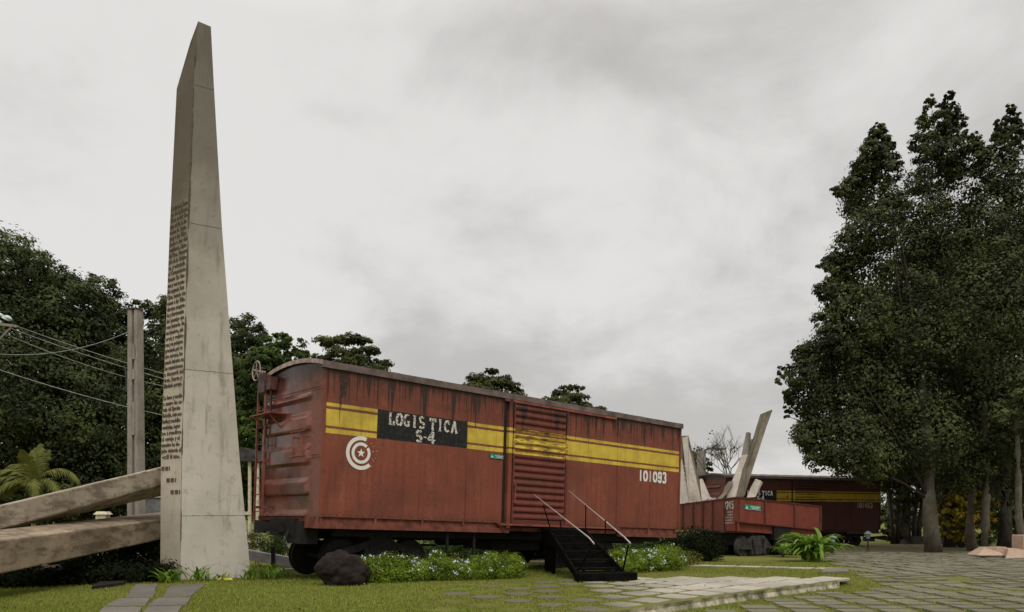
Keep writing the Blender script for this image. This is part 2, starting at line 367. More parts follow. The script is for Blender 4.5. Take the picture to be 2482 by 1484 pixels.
L_strap = leaf_mat('strap_leaves', (0.09, 0.175, 0.018), (0.25, 0.38, 0.05), None, 0, 0.3, 2)
L_palm = leaf_mat('palm_leaves', (0.07, 0.085, 0.012), (0.19, 0.195, 0.04), None, 0, 0.25, 2)
L_yel = leaf_mat('yellow_shrub_leaves', (0.22, 0.17, 0.018), (0.52, 0.38, 0.035), (0.10, 0.11, 0.02), 0.3, 0.3, 1)
L_black = leaf_mat('shaded_shrub_leaves', (0.006, 0.009, 0.004), (0.018, 0.024, 0.008), None, 0, 0.1, 2, 0.03)  # near-black leaf colour holds the shade under the lower beam
M_flower = plain('pale_blue_petals', (0.62, 0.66, 0.82), 0.6, var=0.1, bump=0)
M_yflow = plain('yellow_petals', (0.75, 0.55, 0.05), 0.6, var=0.1, bump=0)

# ------------------------------------------------------------------ the ground
def ground_mat():
    t = Mt('lawn_and_trodden_earth', 0.95, 0.1); t.co(); x, y = t.x, t.y
    n1 = t.noise(0.55, 5, 0.6); n2 = t.noise(5, 6, 0.7); n3 = t.noise(45, 5, 0.8)
    g = t.mix(t.step(n1, 0.3, 0.7), (0.17, 0.18, 0.038), (0.115, 0.125, 0.028))
    g = t.mix(t.math('MULTIPLY', t.step(n2, 0.42, 0.7), 0.55), g, (0.185, 0.15, 0.06))
    g = t.mix(t.math('MULTIPLY', t.step(n3, 0.4, 0.7), 0.6), g, (0.08, 0.08, 0.02))
    e = t.mix(t.step(n2, 0.35, 0.7), (0.21, 0.175, 0.12), (0.13, 0.11, 0.075))
    e = t.mix(t.math('MULTIPLY', t.step(n3, 0.35, 0.65), 0.6), e, (0.06, 0.05, 0.034))
    e = t.mix(t.math('MULTIPLY', t.step(t.noise(1.6, 5), 0.5, 0.68), 0.6), e, (0.15, 0.15, 0.04))
    d = t.math('SUBTRACT', x, t.math('ADD', 3.4, t.math('MULTIPLY', y, 0.30)))
    d = t.math('ADD', d, t.math('MULTIPLY', t.math('SUBTRACT', n1, 0.5), 5.0))
    d = t.math('ADD', d, t.math('MULTIPLY', t.math('SUBTRACT', n2, 0.5), 1.8))
    pm = t.math('MULTIPLY', t.math('MULTIPLY', t.step(d, -0.6, 1.4), t.step(y, 16.5, 24.0)), t.math('SUBTRACT', 1.0, t.step(y, 48, 58)))
    vd = t.voro(1.0, t.scaled(1.6, 2.2, 1), 'DISTANCE_TO_EDGE'); e = t.mix(t.math('MULTIPLY', t.math('SUBTRACT', 1.0, t.step(vd, 0.02, 0.12)), 0.6), e, (0.10, 0.10, 0.03))
    c = t.mix(pm, g, e)
    # ground turned darker brown below the near car
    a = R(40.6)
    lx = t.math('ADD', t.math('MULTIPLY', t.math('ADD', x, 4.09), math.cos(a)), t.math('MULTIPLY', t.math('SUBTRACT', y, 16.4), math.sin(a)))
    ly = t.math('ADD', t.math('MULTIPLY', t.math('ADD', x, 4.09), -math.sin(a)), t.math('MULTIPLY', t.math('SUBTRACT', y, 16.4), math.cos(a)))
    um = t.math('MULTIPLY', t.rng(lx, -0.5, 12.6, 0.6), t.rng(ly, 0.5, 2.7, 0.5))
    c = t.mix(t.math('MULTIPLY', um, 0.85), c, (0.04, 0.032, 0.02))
    t.color(c); t.bump(t.math('ADD', t.math('MULTIPLY', n3, 0.6), n2), 0.6, 0.03); return t.m
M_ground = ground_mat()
def build_ground():
    def axis(fine, far, a, b, lim):
        v = list(np.arange(a, b, fine)); s = fine; p = a
        lo = []; 
        while p > -lim: s *= 1.25; p -= s; lo.append(p)
        s = fine; p = v[-1]; hi = []
        while p < lim: s *= 1.25; p += s; hi.append(p)
        return np.array(lo[::-1] + v + hi)
    xs = axis(0.22, 0, -14, 22, 900); ys = axis(0.22, 0, 6, 34, 900)
    X, Y = np.meshgrid(xs, ys)
    Z = ground_z(X, Y)
    nz = np.array([[mnoise.noise(Vector((float(a) * 0.45, float(b) * 0.45, 0))) for a in xs] for b in ys])
    near = (np.abs(X) < 40) & (Y < 60) & (Y > 0)
    Z = Z + nz * 0.008 * near - 0.004
    V = np.stack([X.ravel(), Y.ravel(), Z.ravel()], 1); nx = len(xs); ny = len(ys)
    i = np.arange(nx * ny).reshape(ny, nx)
    Fc = np.stack([i[:-1, :-1].ravel(), i[:-1, 1:].ravel(), i[1:, 1:].ravel(), i[1:, :-1].ravel()], 1)
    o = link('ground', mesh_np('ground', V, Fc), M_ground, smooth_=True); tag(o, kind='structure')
build_ground()

# raised paved terrace: moss-grown top, stones laid in a diagonal grid, rough edge stones
def P2(u, q, z): p = EDGE0 + EDIR * u - EN * q; return Vector((p[0], p[1], z))     # u along the edge, q into the terrace
U0 = -3.2; U1 = ELEN
def top_z(u, q):
    p = EDGE0 + EDIR * u - EN * q; t = max(0, p[1] - 13); return -0.024 * (t * t / (t + 2.0)) + 0.012
def build_terrace():
    mb = MB(); n = 40; rnd = random.Random(3)
    cols = []
    for i in range(n + 1):
        u = U0 + (U1 - U0) * i / n; w = rnd.uniform(-0.025, 0.025)
        zt = top_z(u, 0); zt2 = top_z(u, 1.3)
        cols.append([P2(u, 1.3, zt2 - 0.06), P2(u, 1.2, zt2 - 0.006), P2(u, 0.05, zt), P2(u, w * 0.5, zt - 0.012),
                     P2(u, 0.02 + w, zt - 0.08), P2(u, -0.01 + w, zt - 0.15), P2(u, 0.0, zt - 0.6)])
    top = MB(); side = MB()
    for i in range(n):
        a, b = cols[i], cols[i+1]
        for j in range(3): top.add([a[j], a[j+1], b[j+1], b[j]], [(0,1,2,3)])
        for j in range(3, 6): side.add([a[j], a[j+1], b[j+1], b[j]], [(0,1,2,3)])
    side.hexa([P2(U1-.03, 0, -.6), P2(U1+.03, 0, -.6), P2(U1+.03, 1.4, -.6), P2(U1-.03, 1.4, -.6)], [P2(U1-.03, 0, top_z(U1, 0)-.006), P2(U1+.03, 0, top_z(U1, 0)-.006), P2(U1+.03, 1.4, top_z(U1, 1.4)-.006), P2(U1-.03, 1.4, top_z(U1, 1.4)-.006)])
    o = obj('terrace', top, M_ground); tag(o, kind='structure')
    o = obj('kerb', side, M_kerb); tag(o, kind='structure')
    # paving stones: one sheet of separate stones, worn and sunk into the lawn towards the left
    t1 = MB(); pitch = 0.765
    for iu in range(-9, 11):
        for iq in range(0, 9):
            u = U1 - 0.36 - iu * pitch; q = 0.365 + iq * pitch
            c = P2(u, q, 0); X, Y = c.x, c.y
            if u < U0 - 0 or Y < 8.5: continue
            # photo position decides nothing here: it is the distance from the stairs that has kept the stones clean
            g = (X - 0.9) / 2.6 - max(0, q - 2.4) * 0.22
            if X < -1.4 + rnd.uniform(-0.2, 0.5): continue
            if Y > 17.9 - 0.20 * (X < 3.2) * (3.2 - X) * 2.2: continue
            if q > 4.2 + rnd.uniform(0, 1.2) and X > 2.6: continue
            cov = min(1, max(0, g)); hs = 0.325 * (0.72 + 0.28 * cov) * rnd.uniform(0.95, 1.03)
            if cov < 0.2 and rnd.random() < 0.15: continue
            zt = top_z(u, q) + 0.020 - 0.016 * (1 - cov)
            rot = rnd.uniform(-0.03, 0.03); pts = []
            m = 16; 
            for k in range(m):
                a = 2 * math.pi * (k + 0.5) / m; ca, sa = math.cos(a), math.sin(a); pw = 0.14 + 0.52 * (1 - cov)
                dx = math.copysign(abs(ca) ** pw, ca); dy = math.copysign(abs(sa) ** pw, sa)
                jj = 1 + rnd.uniform(-0.12, 0.10) * (1.25 - cov); pts.append((u + hs * jj * (dx - rot * dy), q + hs * jj * (dy + rot * dx)))
            tl = rnd.uniform(-0.012, 0.012) 
            t1.prism([P2(a, b, zt - 0.05) for a, b in pts], [P2(a, b, zt + (a - u) * tl) for a, b in pts])
    o = obj('terrace_paving', t1, M_tile, bevel=0.006); tag(o, kind='structure')
    return
build_terrace()
def slab_row(name, quads, mat, th=0.05, lift=0.02):
    mb = MB()
    for q in quads: mb.prism([v + Vector((0, 0, lift - th)) for v in q], [v + Vector((0, 0, lift)) for v in q])
    return tag(obj(name, mb, mat, bevel=0.008), kind='structure')
def inside_low(X, Y):
    u = (X - EDGE0[0]) * EDIR[0] + (Y - EDGE0[1]) * EDIR[1]; d = (X - EDGE0[0]) * EN[0] + (Y - EDGE0[1]) * EN[1]
    return d > 0.42 or (u > ELEN + .3 and X > 2.9 + .3 * Y)
def build_low_paving():
    rnd = random.Random(5); mb = MB(); px, py = 0.72, 0.50
    for j in range(0, 52):
        for i in range(-2, 34):
            Y = 10.0 + j * py; X = 1.1 + i * px + 0.02 * j + (0.36 if False else 0) + rnd.uniform(-0.03, 0.03)
            if X > 0.75 * Y + 1 or not inside_low(X, Y): continue
            if Y > 15.5 and X < 2.9 + 0.30 * Y + rnd.uniform(-1.0, 0.7): continue
            if Y > 22 and rnd.random() < (Y - 22) * 0.03: continue
            if rnd.random() < 0.05: continue
            hx = 0.275 * rnd.uniform(0.88, 1.08); hy = 0.172 * rnd.uniform(0.88, 1.05); r = rnd.uniform(-0.06, 0.06)
            t = rnd.uniform(-0.03, 0.03); t2 = rnd.uniform(-0.015, 0.03); pts = []
            for k in range(12):
                a = 2 * math.pi * (k + 0.5) / 12; ca, sa = math.cos(a), math.sin(a)
                dx = math.copysign(abs(ca) ** 0.2, ca) * hx * (1 + rnd.uniform(-.04, .04)); dy = math.copysign(abs(sa) ** 0.2, sa) * hy * (1 + rnd.uniform(-.05, .05))
                pts.append((X + dx - r * dy, Y + dy + r * dx))
            zt = gz(X, Y) + rnd.uniform(0.016, 0.034)
            mb.prism([Vector((a, b, zt - 0.06)) for a, b in pts], [Vector((a, b, zt + (a - X) * t + (b - Y) * t2)) for a, b in pts])
    o = obj('pavement', mb, M_tile2, bevel=0.005); tag(o, kind='structure')
build_low_paving()
def strip(p0, p1, n, w, rnd, jit=0.06):
    qs = []; d = (p1 - p0); L = d.length; d.normalize(); s = Vector((-d.y, d.x, 0))
    for i in range(n):
        a = p0 + d * (L * i / n + 0.04); b = p0 + d * (L * (i + 1) / n - 0.04)
        for k in range(1 if w < 0.9 else 2):
            o0 = s * (k * w / 2 + rnd.uniform(-jit, jit)); o1 = o0 + s * (w if w < 0.9 else w / 2 - 0.05)
            q = [a + o0, b + o0, b + o1, a + o1]
            qs.append([Vector((v.x + rnd.uniform(-.03, .03), v.y + rnd.uniform(-.03, .03), gz(v.x, v.y))) for v in q])
    return qs
rr = random.Random(9)
slab_row('footpath', strip(Vector((-2.0, 26.2, 0)), Vector((5.0, 24.1, 0)), 9, 1.3, rr) + strip(Vector((5.2, 23.4, 0)), Vector((9.0, 21.2, 0)), 6, 0.62, rr)
         , M_tile, 0.05, 0.03)
slab_row('step', [[gpt(*p) for p in ((1990, 1392), (2058, 1391), (2052, 1383), (1998, 1383))]], M_tile2, 0.12, 0.07)
pp = [[(312,1436),(374,1434),(384,1417),(330,1418)], [(304,1449),(371,1449),(378,1435),(316,1436)], [(394,1449),(462,1447),(500,1416),(412,1420)],
      [(254,1471),(352,1470),(364,1451),(290,1451)], [(356,1470),(452,1468),(462,1450),(384,1451)], [(226,1500),(330,1498),(345,1473),(252,1473)], [(334,1498),(425,1496),(442,1470),(360,1472)],
      [(180,1530),(310,1530),(326,1501),(222,1502)], [(318,1530),(408,1530),(424,1499),(332,1500)]]
slab_row('garden_path', [[gpt(*p) for p in q] for q in pp], M_tile3, 0.05, 0.018)
o = slab_row('dark_flat_stone', [[gpt(*p) for p in ((222,1430),(300,1420),(316,1404),(258,1404))]], M_rock, 0.1, 0.07)
del o['kind']; tag(o, 'dark flat slab lying in the grass below the concrete beams', 'stone'); o.name = 'flat_stone'

# ------------------------------------------------------------------ leaves
def leaf_mesh(name, C, Nn, size, aspect=0.5, fold=0.25, rng=RNG):
    n = len(C); size = np.broadcast_to(np.asarray(size, float), (n,))
    Nn = Nn / (np.linalg.norm(Nn, axis=1, keepdims=True) + 1e-9)
    r = rng.normal(size=(n, 3)); T = r - (r * Nn).sum(1, keepdims=True) * Nn; T /= np.linalg.norm(T, axis=1, keepdims=True) + 1e-9
    B = np.cross(Nn, T); s = size[:, None]
    a = C - T * s * 0.5; b = C + B * s * aspect * 0.5 + Nn * s * fold * 0.4; c = C + T * s * 0.5; d = C - B * s * aspect * 0.5 + Nn * s * fold * 0.4
    V = np.stack([a, b, c, d], 1).reshape(-1, 3)
    i = np.arange(n) * 4; Fc = np.concatenate([np.stack([i, i+1, i+2], 1), np.stack([i, i+2, i+3], 1)])
    return mesh_np(name, V, Fc)
def blob_leaves(blobs, n, clump=0.33, per=45, flat=1.0, rng=RNG, inner=0.15, fill=0.0):
    """blobs: (x, y, z, rx, ry, rz). leaves gathered in sprays on the shells of the blobs"""
    B = np.array(blobs, float); w = (B[:, 3] * (B[:, 5] + B[:, 4])) ** .8; w /= w.sum()
    nc = max(1, n // per); bi = rng.choice(len(B), nc, p=w)
    d = rng.normal(size=(nc, 3)); d /= np.linalg.norm(d, axis=1, keepdims=True)
    rad = np.where(rng.random(nc) < inner, rng.uniform(0.2, 0.75, nc), rng.uniform(0.78, 1.08, nc))
    cc = B[bi, :3] + d * B[bi, 3:6] * rad[:, None]
    cr = clump * np.minimum(B[bi, 3], B[bi, 4]) * rng.uniform(0.6, 1.3, nc)
    li = np.repeat(np.arange(nc), per); m = len(li)
    off = rng.normal(size=(m, 3)); off /= np.linalg.norm(off, axis=1, keepdims=True); off *= (rng.random(m) ** 0.5 * (1 + .2 * (rng.random(m) < .1)))[:, None]
    off[:, 2] *= 0.6 * flat
    C = cc[li] + off * cr[li][:, None]
    Nn = off * 1.3 + d[li] * .9 + rng.normal(size=(m, 3)) * 0.45 + np.array([0, 0, 0.55])
    return C, Nn
def limbs(mb, base, tops, r0, rng, bend=0.4):
    for tp, r in tops:
        tp = Vector(tp); base_ = Vector(base); mid = base_.lerp(tp, 0.5) + Vector((rng.uniform(-bend, bend), rng.uniform(-bend, bend), rng.uniform(0, bend)))
        mb.tube([base_, base_.lerp(mid, 0.5) + Vector((0, 0, 0.1)), mid, mid.lerp(tp, .6), tp], [r0, r0 * .8, r0 * .55, r0 * .35, r0 * .15], 7)
def tree(name, label, k, trunk, blobs_px, nleaf, leaf, mat, bark, group=None, ydepth=1.0, zflat=1.0, clump=0.33, per=45, inner=0.15, branch=True, cat='tree', seed=1, yoff=0.7, aspect=0.5):
    """trunk: (x_base, y_base, x_top, y_top, r) in photo units at distance k; blobs_px: (x, y, radius[, zscale, dk])"""
    rn = random.Random(seed); rg = np.random.default_rng(seed)
    bx, by, tx, ty, r = trunk; b = at(bx, by, k); b.z = gz(b.x, b.y) - 0.1
    root = empty(name, b, label=label, cat=cat, group=group)
    blobs = []
    for q in blobs_px:
        x, y, rad = q[:3]; zs = q[3] if len(q) > 3 else zflat; dk = q[4] if len(q) > 4 else rn.uniform(-yoff, yoff) * rad / F * k
        p = at(x, y, k + dk); rm = rad / F * (k + dk) * (.86 if name == 'tall_tree' else 1); blobs.append((p.x - b.x, p.y - b.y, p.z - b.z, rm, rm * ydepth, rm * zs))
    t = at(tx, ty, k) - b; mb = MB(); n = 7
    pts = [Vector((0,0,0)).lerp(t, i / n) + Vector((rn.uniform(-.5, .5) * r, rn.uniform(-.5, .5) * r, 0)) * (0 if i == 0 else 1) for i in range(n + 1)]
    mb.tube(pts, [r * (1.2 if i == 0 else 1.0 if i == 1 else 1 - 0.5 * i / n) for i in range(n + 1)], 10)
    br = MB()
    if branch:
        for q in blobs:
            if rn.random() < (.45 if name == 'tall_tree' else .8):
                s = pts[rn.randint(2, n)]; limbs(br, s, [((q[0], q[1], q[2]), 1)], r * rn.uniform(.14, .26), rn, bend=q[3] * .9)
    obj('trunk', mb, bark, root, smooth_=True)
    if br.v: obj('branches', br, M_barkd, root)
    C, Nn = blob_leaves(blobs, nleaf, clump, per, rng=rg, inner=inner)
    sz = leaf * rg.uniform(0.6, 1.35, len(C))
    link('crown', leaf_mesh('crown', C, Nn, sz, aspect, rng=rg), mat, root)
    return root

# left hillside trees
GL = 'dark trees behind the obelisk'
tree('broadleaf_tree', 'tallest dark dense tree filling the left edge behind the beams', 40, (-60,1300,-40,800,.5),
     [(-70,700,150),(0,690,120),(-20,800,170),(40,860,150),(-100,900,200),(20,1000,170),(60,1100,150),(-60,1150,180),(20,625,62),(-20,640,70),(60,650,60),(100,960,120)], 56000, .22, L_dark, M_barkd, GL, seed=21)
tree('broadleaf_tree', 'dark bushy tree sloping down right behind the thin power lines', 42, (150,1300,150,850,.5),
     [(110,700,70),(150,760,95),(90,800,100),(180,860,120),(110,950,130),(200,1000,120),(130,1100,140),(230,1130,110),(165,690,45),(205,740,60),(60,1180,110),(200,1220,90)], 52000, .22, L_dark, M_barkd, GL, seed=22)
tree('broadleaf_tree', 'dark leafy tree immediately left of the concrete utility pole', 44, (270,1300,265,900,.4),
     [(235,720,50),(262,760,55),(250,830,80),(290,860,65),(270,950,85),(310,1000,75),(260,1080,95),(320,1120,80),(280,1200,85),(300,790,32)], 38000, .22, L_dark, M_barkd, GL, seed=23)
tree('broadleaf_tree', 'dark tree showing between the utility pole and the obelisk', 46, (380,1300,380,900,.4),
     [(352,748,30,.6),(395,760,42,.7),(420,755,40),(380,830,60),(430,860,80),(370,930,75),(420,1000,85),(360,1050,70),(400,1120,85),(460,1180,85),(350,1180,60),(470,800,60)], 36000, .22, L_dark, M_barkd, GL, seed=24)
tree('broadleaf_tree', 'round dark tree just right of the obelisk shaft', 44, (570,1300,570,950,.4),
     [(590,805,42),(560,840,60),(615,820,35),(600,880,60),(555,930,80),(610,960,70),(570,1030,85),(600,1100,75),(560,1170,80),(620,1190,50),(520,880,60)], 30000, .21, L_dark, M_barkd, GL, seed=25)
tree('broadleaf_tree', 'brighter green tree rising behind the ladder end of the near boxcar', 36, (670,1300,665,980,.3),
     [(665,845,40),(700,850,38),(640,890,45),(720,885,35),(665,920,55),(620,950,40),(600,1010,48),(625,1060,45),(590,1120,42),(690,980,60),(740,880,22,.6),(600,1180,34)], 20000, .21, L_mid, M_barkd, None, seed=26)
def pads(cx, cy, spec, z=.28): return [(cx + dx, cy + dy, r, z) for dx, dy, r in spec]
GU = 'flat topped almond trees above the boxcar roof'
tree('almond_tree', 'widest flat topped tree above the left half of the boxcar roof', 34, (845,1300,850,900,.2),
     pads(845, 850, [(-50,-22,32),(0,-28,34),(35,-20,22),(-15,5,38),(45,2,30),(-60,20,30),(20,28,42),(75,32,26),(-20,45,50),(50,50,40)]), 9000, .17, L_umb, M_barkd, GU, clump=.34, per=22, inner=.3, seed=27)
tree('almond_tree', 'small flat topped tree above the middle of the boxcar roof', 40, (1195,1320,1192,940,.2),
     pads(1192, 925, [(-5,-24,20),(-30,-8,28),(20,-8,26),(-40,12,32),(5,8,35),(45,10,25),(60,22,16),(-10,30,50),(45,36,34)]), 7000, .17, L_umb, M_barkd, GU, clump=.34, per=22, inner=.3, seed=28)
tree('almond_tree', 'smallest flat topped tree above the right half of the boxcar roof', 42, (1380,1320,1376,975,.2),
     pads(1376, 962, [(0,-22,18),(24,-20,18),(-18,-8,25),(20,0,28),(-35,8,25),(0,15,38),(36,20,20),(-50,14,16),(0,34,50),(55,32,30),(75,30,16)]), 6500, .17, L_umb, M_barkd, GU, clump=.34, per=22, inner=.3, seed=29)

# right grove
GR = 'tall trees at the right edge'
tree('tall_tree', 'tall dark tree with the leftmost pointed top of the right grove', 37, (2262,1328,2228,880,.35),
     [(2132,305,12),(2124,322,18),(2136,335,20),(2112,350,22),(2115,372,34),(2152,350,20),(2148,372,26),(2164,395,20),(2085,405,20),(2068,440,20),(2105,410,42),(2150,420,38),(2075,450,36),(2045,465,22,.7),(2025,462,14,.7),(2018,640,26),(2004,700,30),(2000,780,34),(1995,640,16),(1900,900,18),(1893,925,13),(1950,860,30),(1908,950,14,1.2),(2100,480,62),(2155,500,50),(2110,560,66),(2060,610,55),(2030,650,38),(2090,660,75),(2040,720,52),(2080,770,85),
      (2030,830,60),(1985,870,55),(2050,900,95),(1940,910,40),(1960,960,55),(1915,965,16),(1912,990,13),(1910,1010,9),(2020,1000,80),(1975,1050,55),(2060,1080,85),(1985,1110,40),(2120,1120,60)], 70000, .16, L_fic, M_bark, GR, seed=31, per=26, clump=.40, inner=.08, aspect=.6)
tree('tall_tree', 'tall tree with the highest pointed top in the right grove', 39, (2356,1326,2325,860,.21),
     [(2250,240,13),(2258,262,20),(2300,232,11),(2298,250,17),(2305,272,22),(2322,300,22),(2278,285,24),(2235,300,20),(2336,330,16),(2224,345,24),(2262,310,38),(2300,320,36),(2250,365,40),(2305,370,42),(2270,420,52),(2225,440,38),(2310,410,30),(2230,520,75),(2290,560,80),(2210,610,75),(2260,680,110),(2190,720,85),
      (2240,820,120),(2170,840,95),(2270,930,120),(2180,960,105),(2130,1010,80),(2250,1060,110),(2160,1090,75)], 70000, .16, L_fic, M_bark, GR, seed=32, per=26, clump=.40, inner=.08, aspect=.6)
tree('tall_tree', 'tall dark tree cut by the right edge of the photo', 38, (2386,1324,2392,860,.22),
     [(2450,262,12),(2453,282,18),(2436,300,18),(2468,305,22),(2415,305,14),(2420,330,24),(2445,330,34),(2475,340,40),(2356,330,13),(2362,350,22),(2382,370,24),(2360,390,42),(2410,400,50),(2460,430,65),(2350,460,60),(2420,520,95),(2500,480,80),(2370,590,105),(2470,650,120),(2380,740,130),(2480,820,140),
      (2370,880,130),(2450,980,150),(2360,1040,110),(2480,1100,120),(2330,1120,75),(2530,640,120),(2540,950,120)], 70000, .16, L_fic, M_bark, GR, seed=33, per=26, clump=.40, inner=.08, aspect=.6)
sh = tree('shade_tree', 'dark many stemmed tree behind the far end of the distant boxcar', 56, (2195,1305,2190,1150,.3),
     [(2185,1190,26),(2215,1190,26),(2180,1230,18),(2225,1225,20),(2170,1140,34),(2145,1165,20),(2240,1190,22),(2190,1060,90),(2120,1060,70),(2250,1080,90),(2160,1130,50),(2230,1150,60),(2280,1140,60),(2080,1070,60),(2190,980,110)], 26000, .24, L_fic, M_barkd, GR, seed=34, branch=False)
for dx, tx in ((-.9,-1.3),(-.55,-.5),(-.2,.1),(.25,.2),(.6,.9),(.95,1.4)): obj('stem', MB().tube([(dx,0,0),(dx*.9+tx*.1,.1,1.6),(tx,0,4.6)], [.22,.14,.12], 8), M_barkd, sh, smooth_=True)
tree('tall_tree', 'broad dark tree standing behind the three pointed tall trees', 46, (2300,1312,2300,900,.35),
     [(2230,700,90),(2340,660,100),(2430,620,100),(2160,780,90),(2260,800,140),(2380,760,150),(2480,720,130),(2110,880,110),(2200,960,130),(2320,960,150),(2440,940,160),(2080,990,80),(2150,1070,90),(2260,1100,100),(2370,1110,110),(2480,1110,110),(2060,860,50)], 80000, .22, L_fic, M_barkd, GR, seed=44, inner=.2, aspect=.6, branch=False)
tree('shade_tree', 'dark shade tree at the back of the right grove between the thin trunks', 60, (2335,1300,2340,1050,.5),
     [(2330,1040,110),(2400,1060,110),(2470,1080,110),(2300,1150,70),(2380,1170,80),(2450,1190,80),(2500,1140,90),(2420,1240,50),(2480,1240,60),(2310,1225,40)], 22000, .32, L_fic, M_barkd, GR, seed=35)
tree('thin_tree', 'pale mottled trunk at the extreme right edge above the masonry', 33, (2478,1320,2462,1000,.17),
     [(2470,1010,60),(2500,960,70)], 2500, .25, L_fic, M_bark, GR, seed=36, branch=False)
tree('thin_tree', 'dim slender trunk between the pale trunk and the right edge', 44, (2432,1312,2436,1000,.35),
     [(2440,1010,70),(2420,950,80)], 3000, .25, L_fic, M_barkd, GR, seed=37, branch=False)
tree('shade_tree', 'far dark tree whose gap shows light beside the distant boxcar', 75, (2160,1290,2160,1200,.35),
     [(2150,1150,45),(2110,1120,45),(2185,1160,40)], 5000, .35, L_fic, M_barkd, GR, seed=38)
tree('yellow_shrub', 'tall shrub with golden yellow leaves behind the thin trunks', 46, (2330,1310,2325,1240,.1),
     [(2318,1215,28),(2300,1245,30),(2335,1250,32),(2345,1205,22),(2370,1190,22),(2325,1280,34),(2295,1280,20),(2395,1220,20),(2380,1260,28)], 9000, .24, L_yel, M_barkd, None, cat='shrub', seed=39)
tree('green_shrub', 'small bright green shrub glimpsed beside the biggest grey trunk', 52, (2296,1312,2296,1295,.05),
     [(2292,1292,13),(2305,1285,12),(2282,1300,10)], 900, .22, L_strap, M_barkd, None, cat='shrub', seed=40)
tree('green_shrub', 'low green shrub past the right end of the distant boxcar', 66, (2150,1300,2150,1270,.05),
     [(2150,1255,24),(2185,1262,22),(2160,1280,26),(2215,1275,18)], 2500, .3, L_mid, M_barkd, None, cat='shrub', seed=41)
tree('broadleaf_tree', 'grey green tree behind the pale leaning concrete slab', 62, (1690,1290,1690,1150,.25),
     [(1685,1100,22),(1695,1135,28),(1700,1175,30),(1670,1160,30),(1712,1150,18),(1655,1120,25),(1680,1210,40)], 6000, .25, L_dark, M_barkd, None, seed=42)
# far woods closing the view
def far_woods():
    rg = np.random.default_rng(77); bl = []
    for x in np.arange(-300, 640, 26): bl.append((x + rg.uniform(-10, 10), 1225 + rg.uniform(-30, 10), rg.uniform(36, 60), 58))
    for x in np.arange(2235, 2640, 20): bl.append((x + rg.uniform(-8, 8), 1215 + rg.uniform(-50, 20), rg.uniform(40, 60), 85))
    for x in list(np.arange(-1600, 1500, 34)) + list(np.arange(2640, 3800, 34)): bl.append((x, 1232 + rg.uniform(-14, 8), rg.uniform(34, 52), 120))
    for x in np.arange(1500, 2260, 16): bl.append((x, 1238 + rg.uniform(-10, 8), rg.uniform(24, 36), 110))
    B = []
    for x, y, r, k in bl:
        p = at(x, y, k + rg.uniform(-3, 3)); rm = r / F * k; B.append((p.x, p.y, p.z, rm, rm, rm))
    C, Nn = blob_leaves(B, 150000, .4, 30, rng=rg)
    o = link('far_woods', leaf_mesh('far_woods', C, Nn, .45 * rg.uniform(.6, 1.3, len(C)), .55, rng=rg), L_fic)
    tag(o, 'dark distant wood closing the view behind the beams and the grove', 'wood', kind='stuff')
far_woods()
def bare_tree():
    k = 58; b = at(1722, 1290, k); b.z = gz(b.x, b.y); root = empty('bare_tree', b, label='leafless twiggy tree above the distant boxcar beside the street lamp', cat='tree')
    mb = MB(); rn = random.Random(4); tips = []
    def grow(p, d, L, r, lev):
        e = p + d * L; mb.tube([p, p.lerp(e, .5) + Vector((rn.uniform(-.05,.05), 0, 0)) * L, e], [r, r * .85, r * .7], 5, cap=False)
        if lev == 0: tips.append(e); return
        for i in range(3 if lev > 1 else 2):
            nd = (d + Vector((rn.uniform(-.9, .9), rn.uniform(-.8, .8), rn.uniform(-.1, .35)))).normalized()
            grow(e, nd, L * rn.uniform(.6, .82), r * .62, lev - 1)
    grow(Vector((0,0,0)), Vector((0.1,0,1)).normalized(), 2.9, .13, 6)
    obj('trunk', mb, M_bark, root)
    rg = np.random.default_rng(2); T = np.array([tuple(t) for t in tips]); T = T[rg.random(len(T)) < .05]
    C = np.repeat(T, 4, 0) + rg.normal(size=(len(T) * 4, 3)) * .10
    link('leaves', leaf_mesh('leaves', C, rg.normal(size=C.shape), .2, .6, rng=rg), L_black, root)
bare_tree()

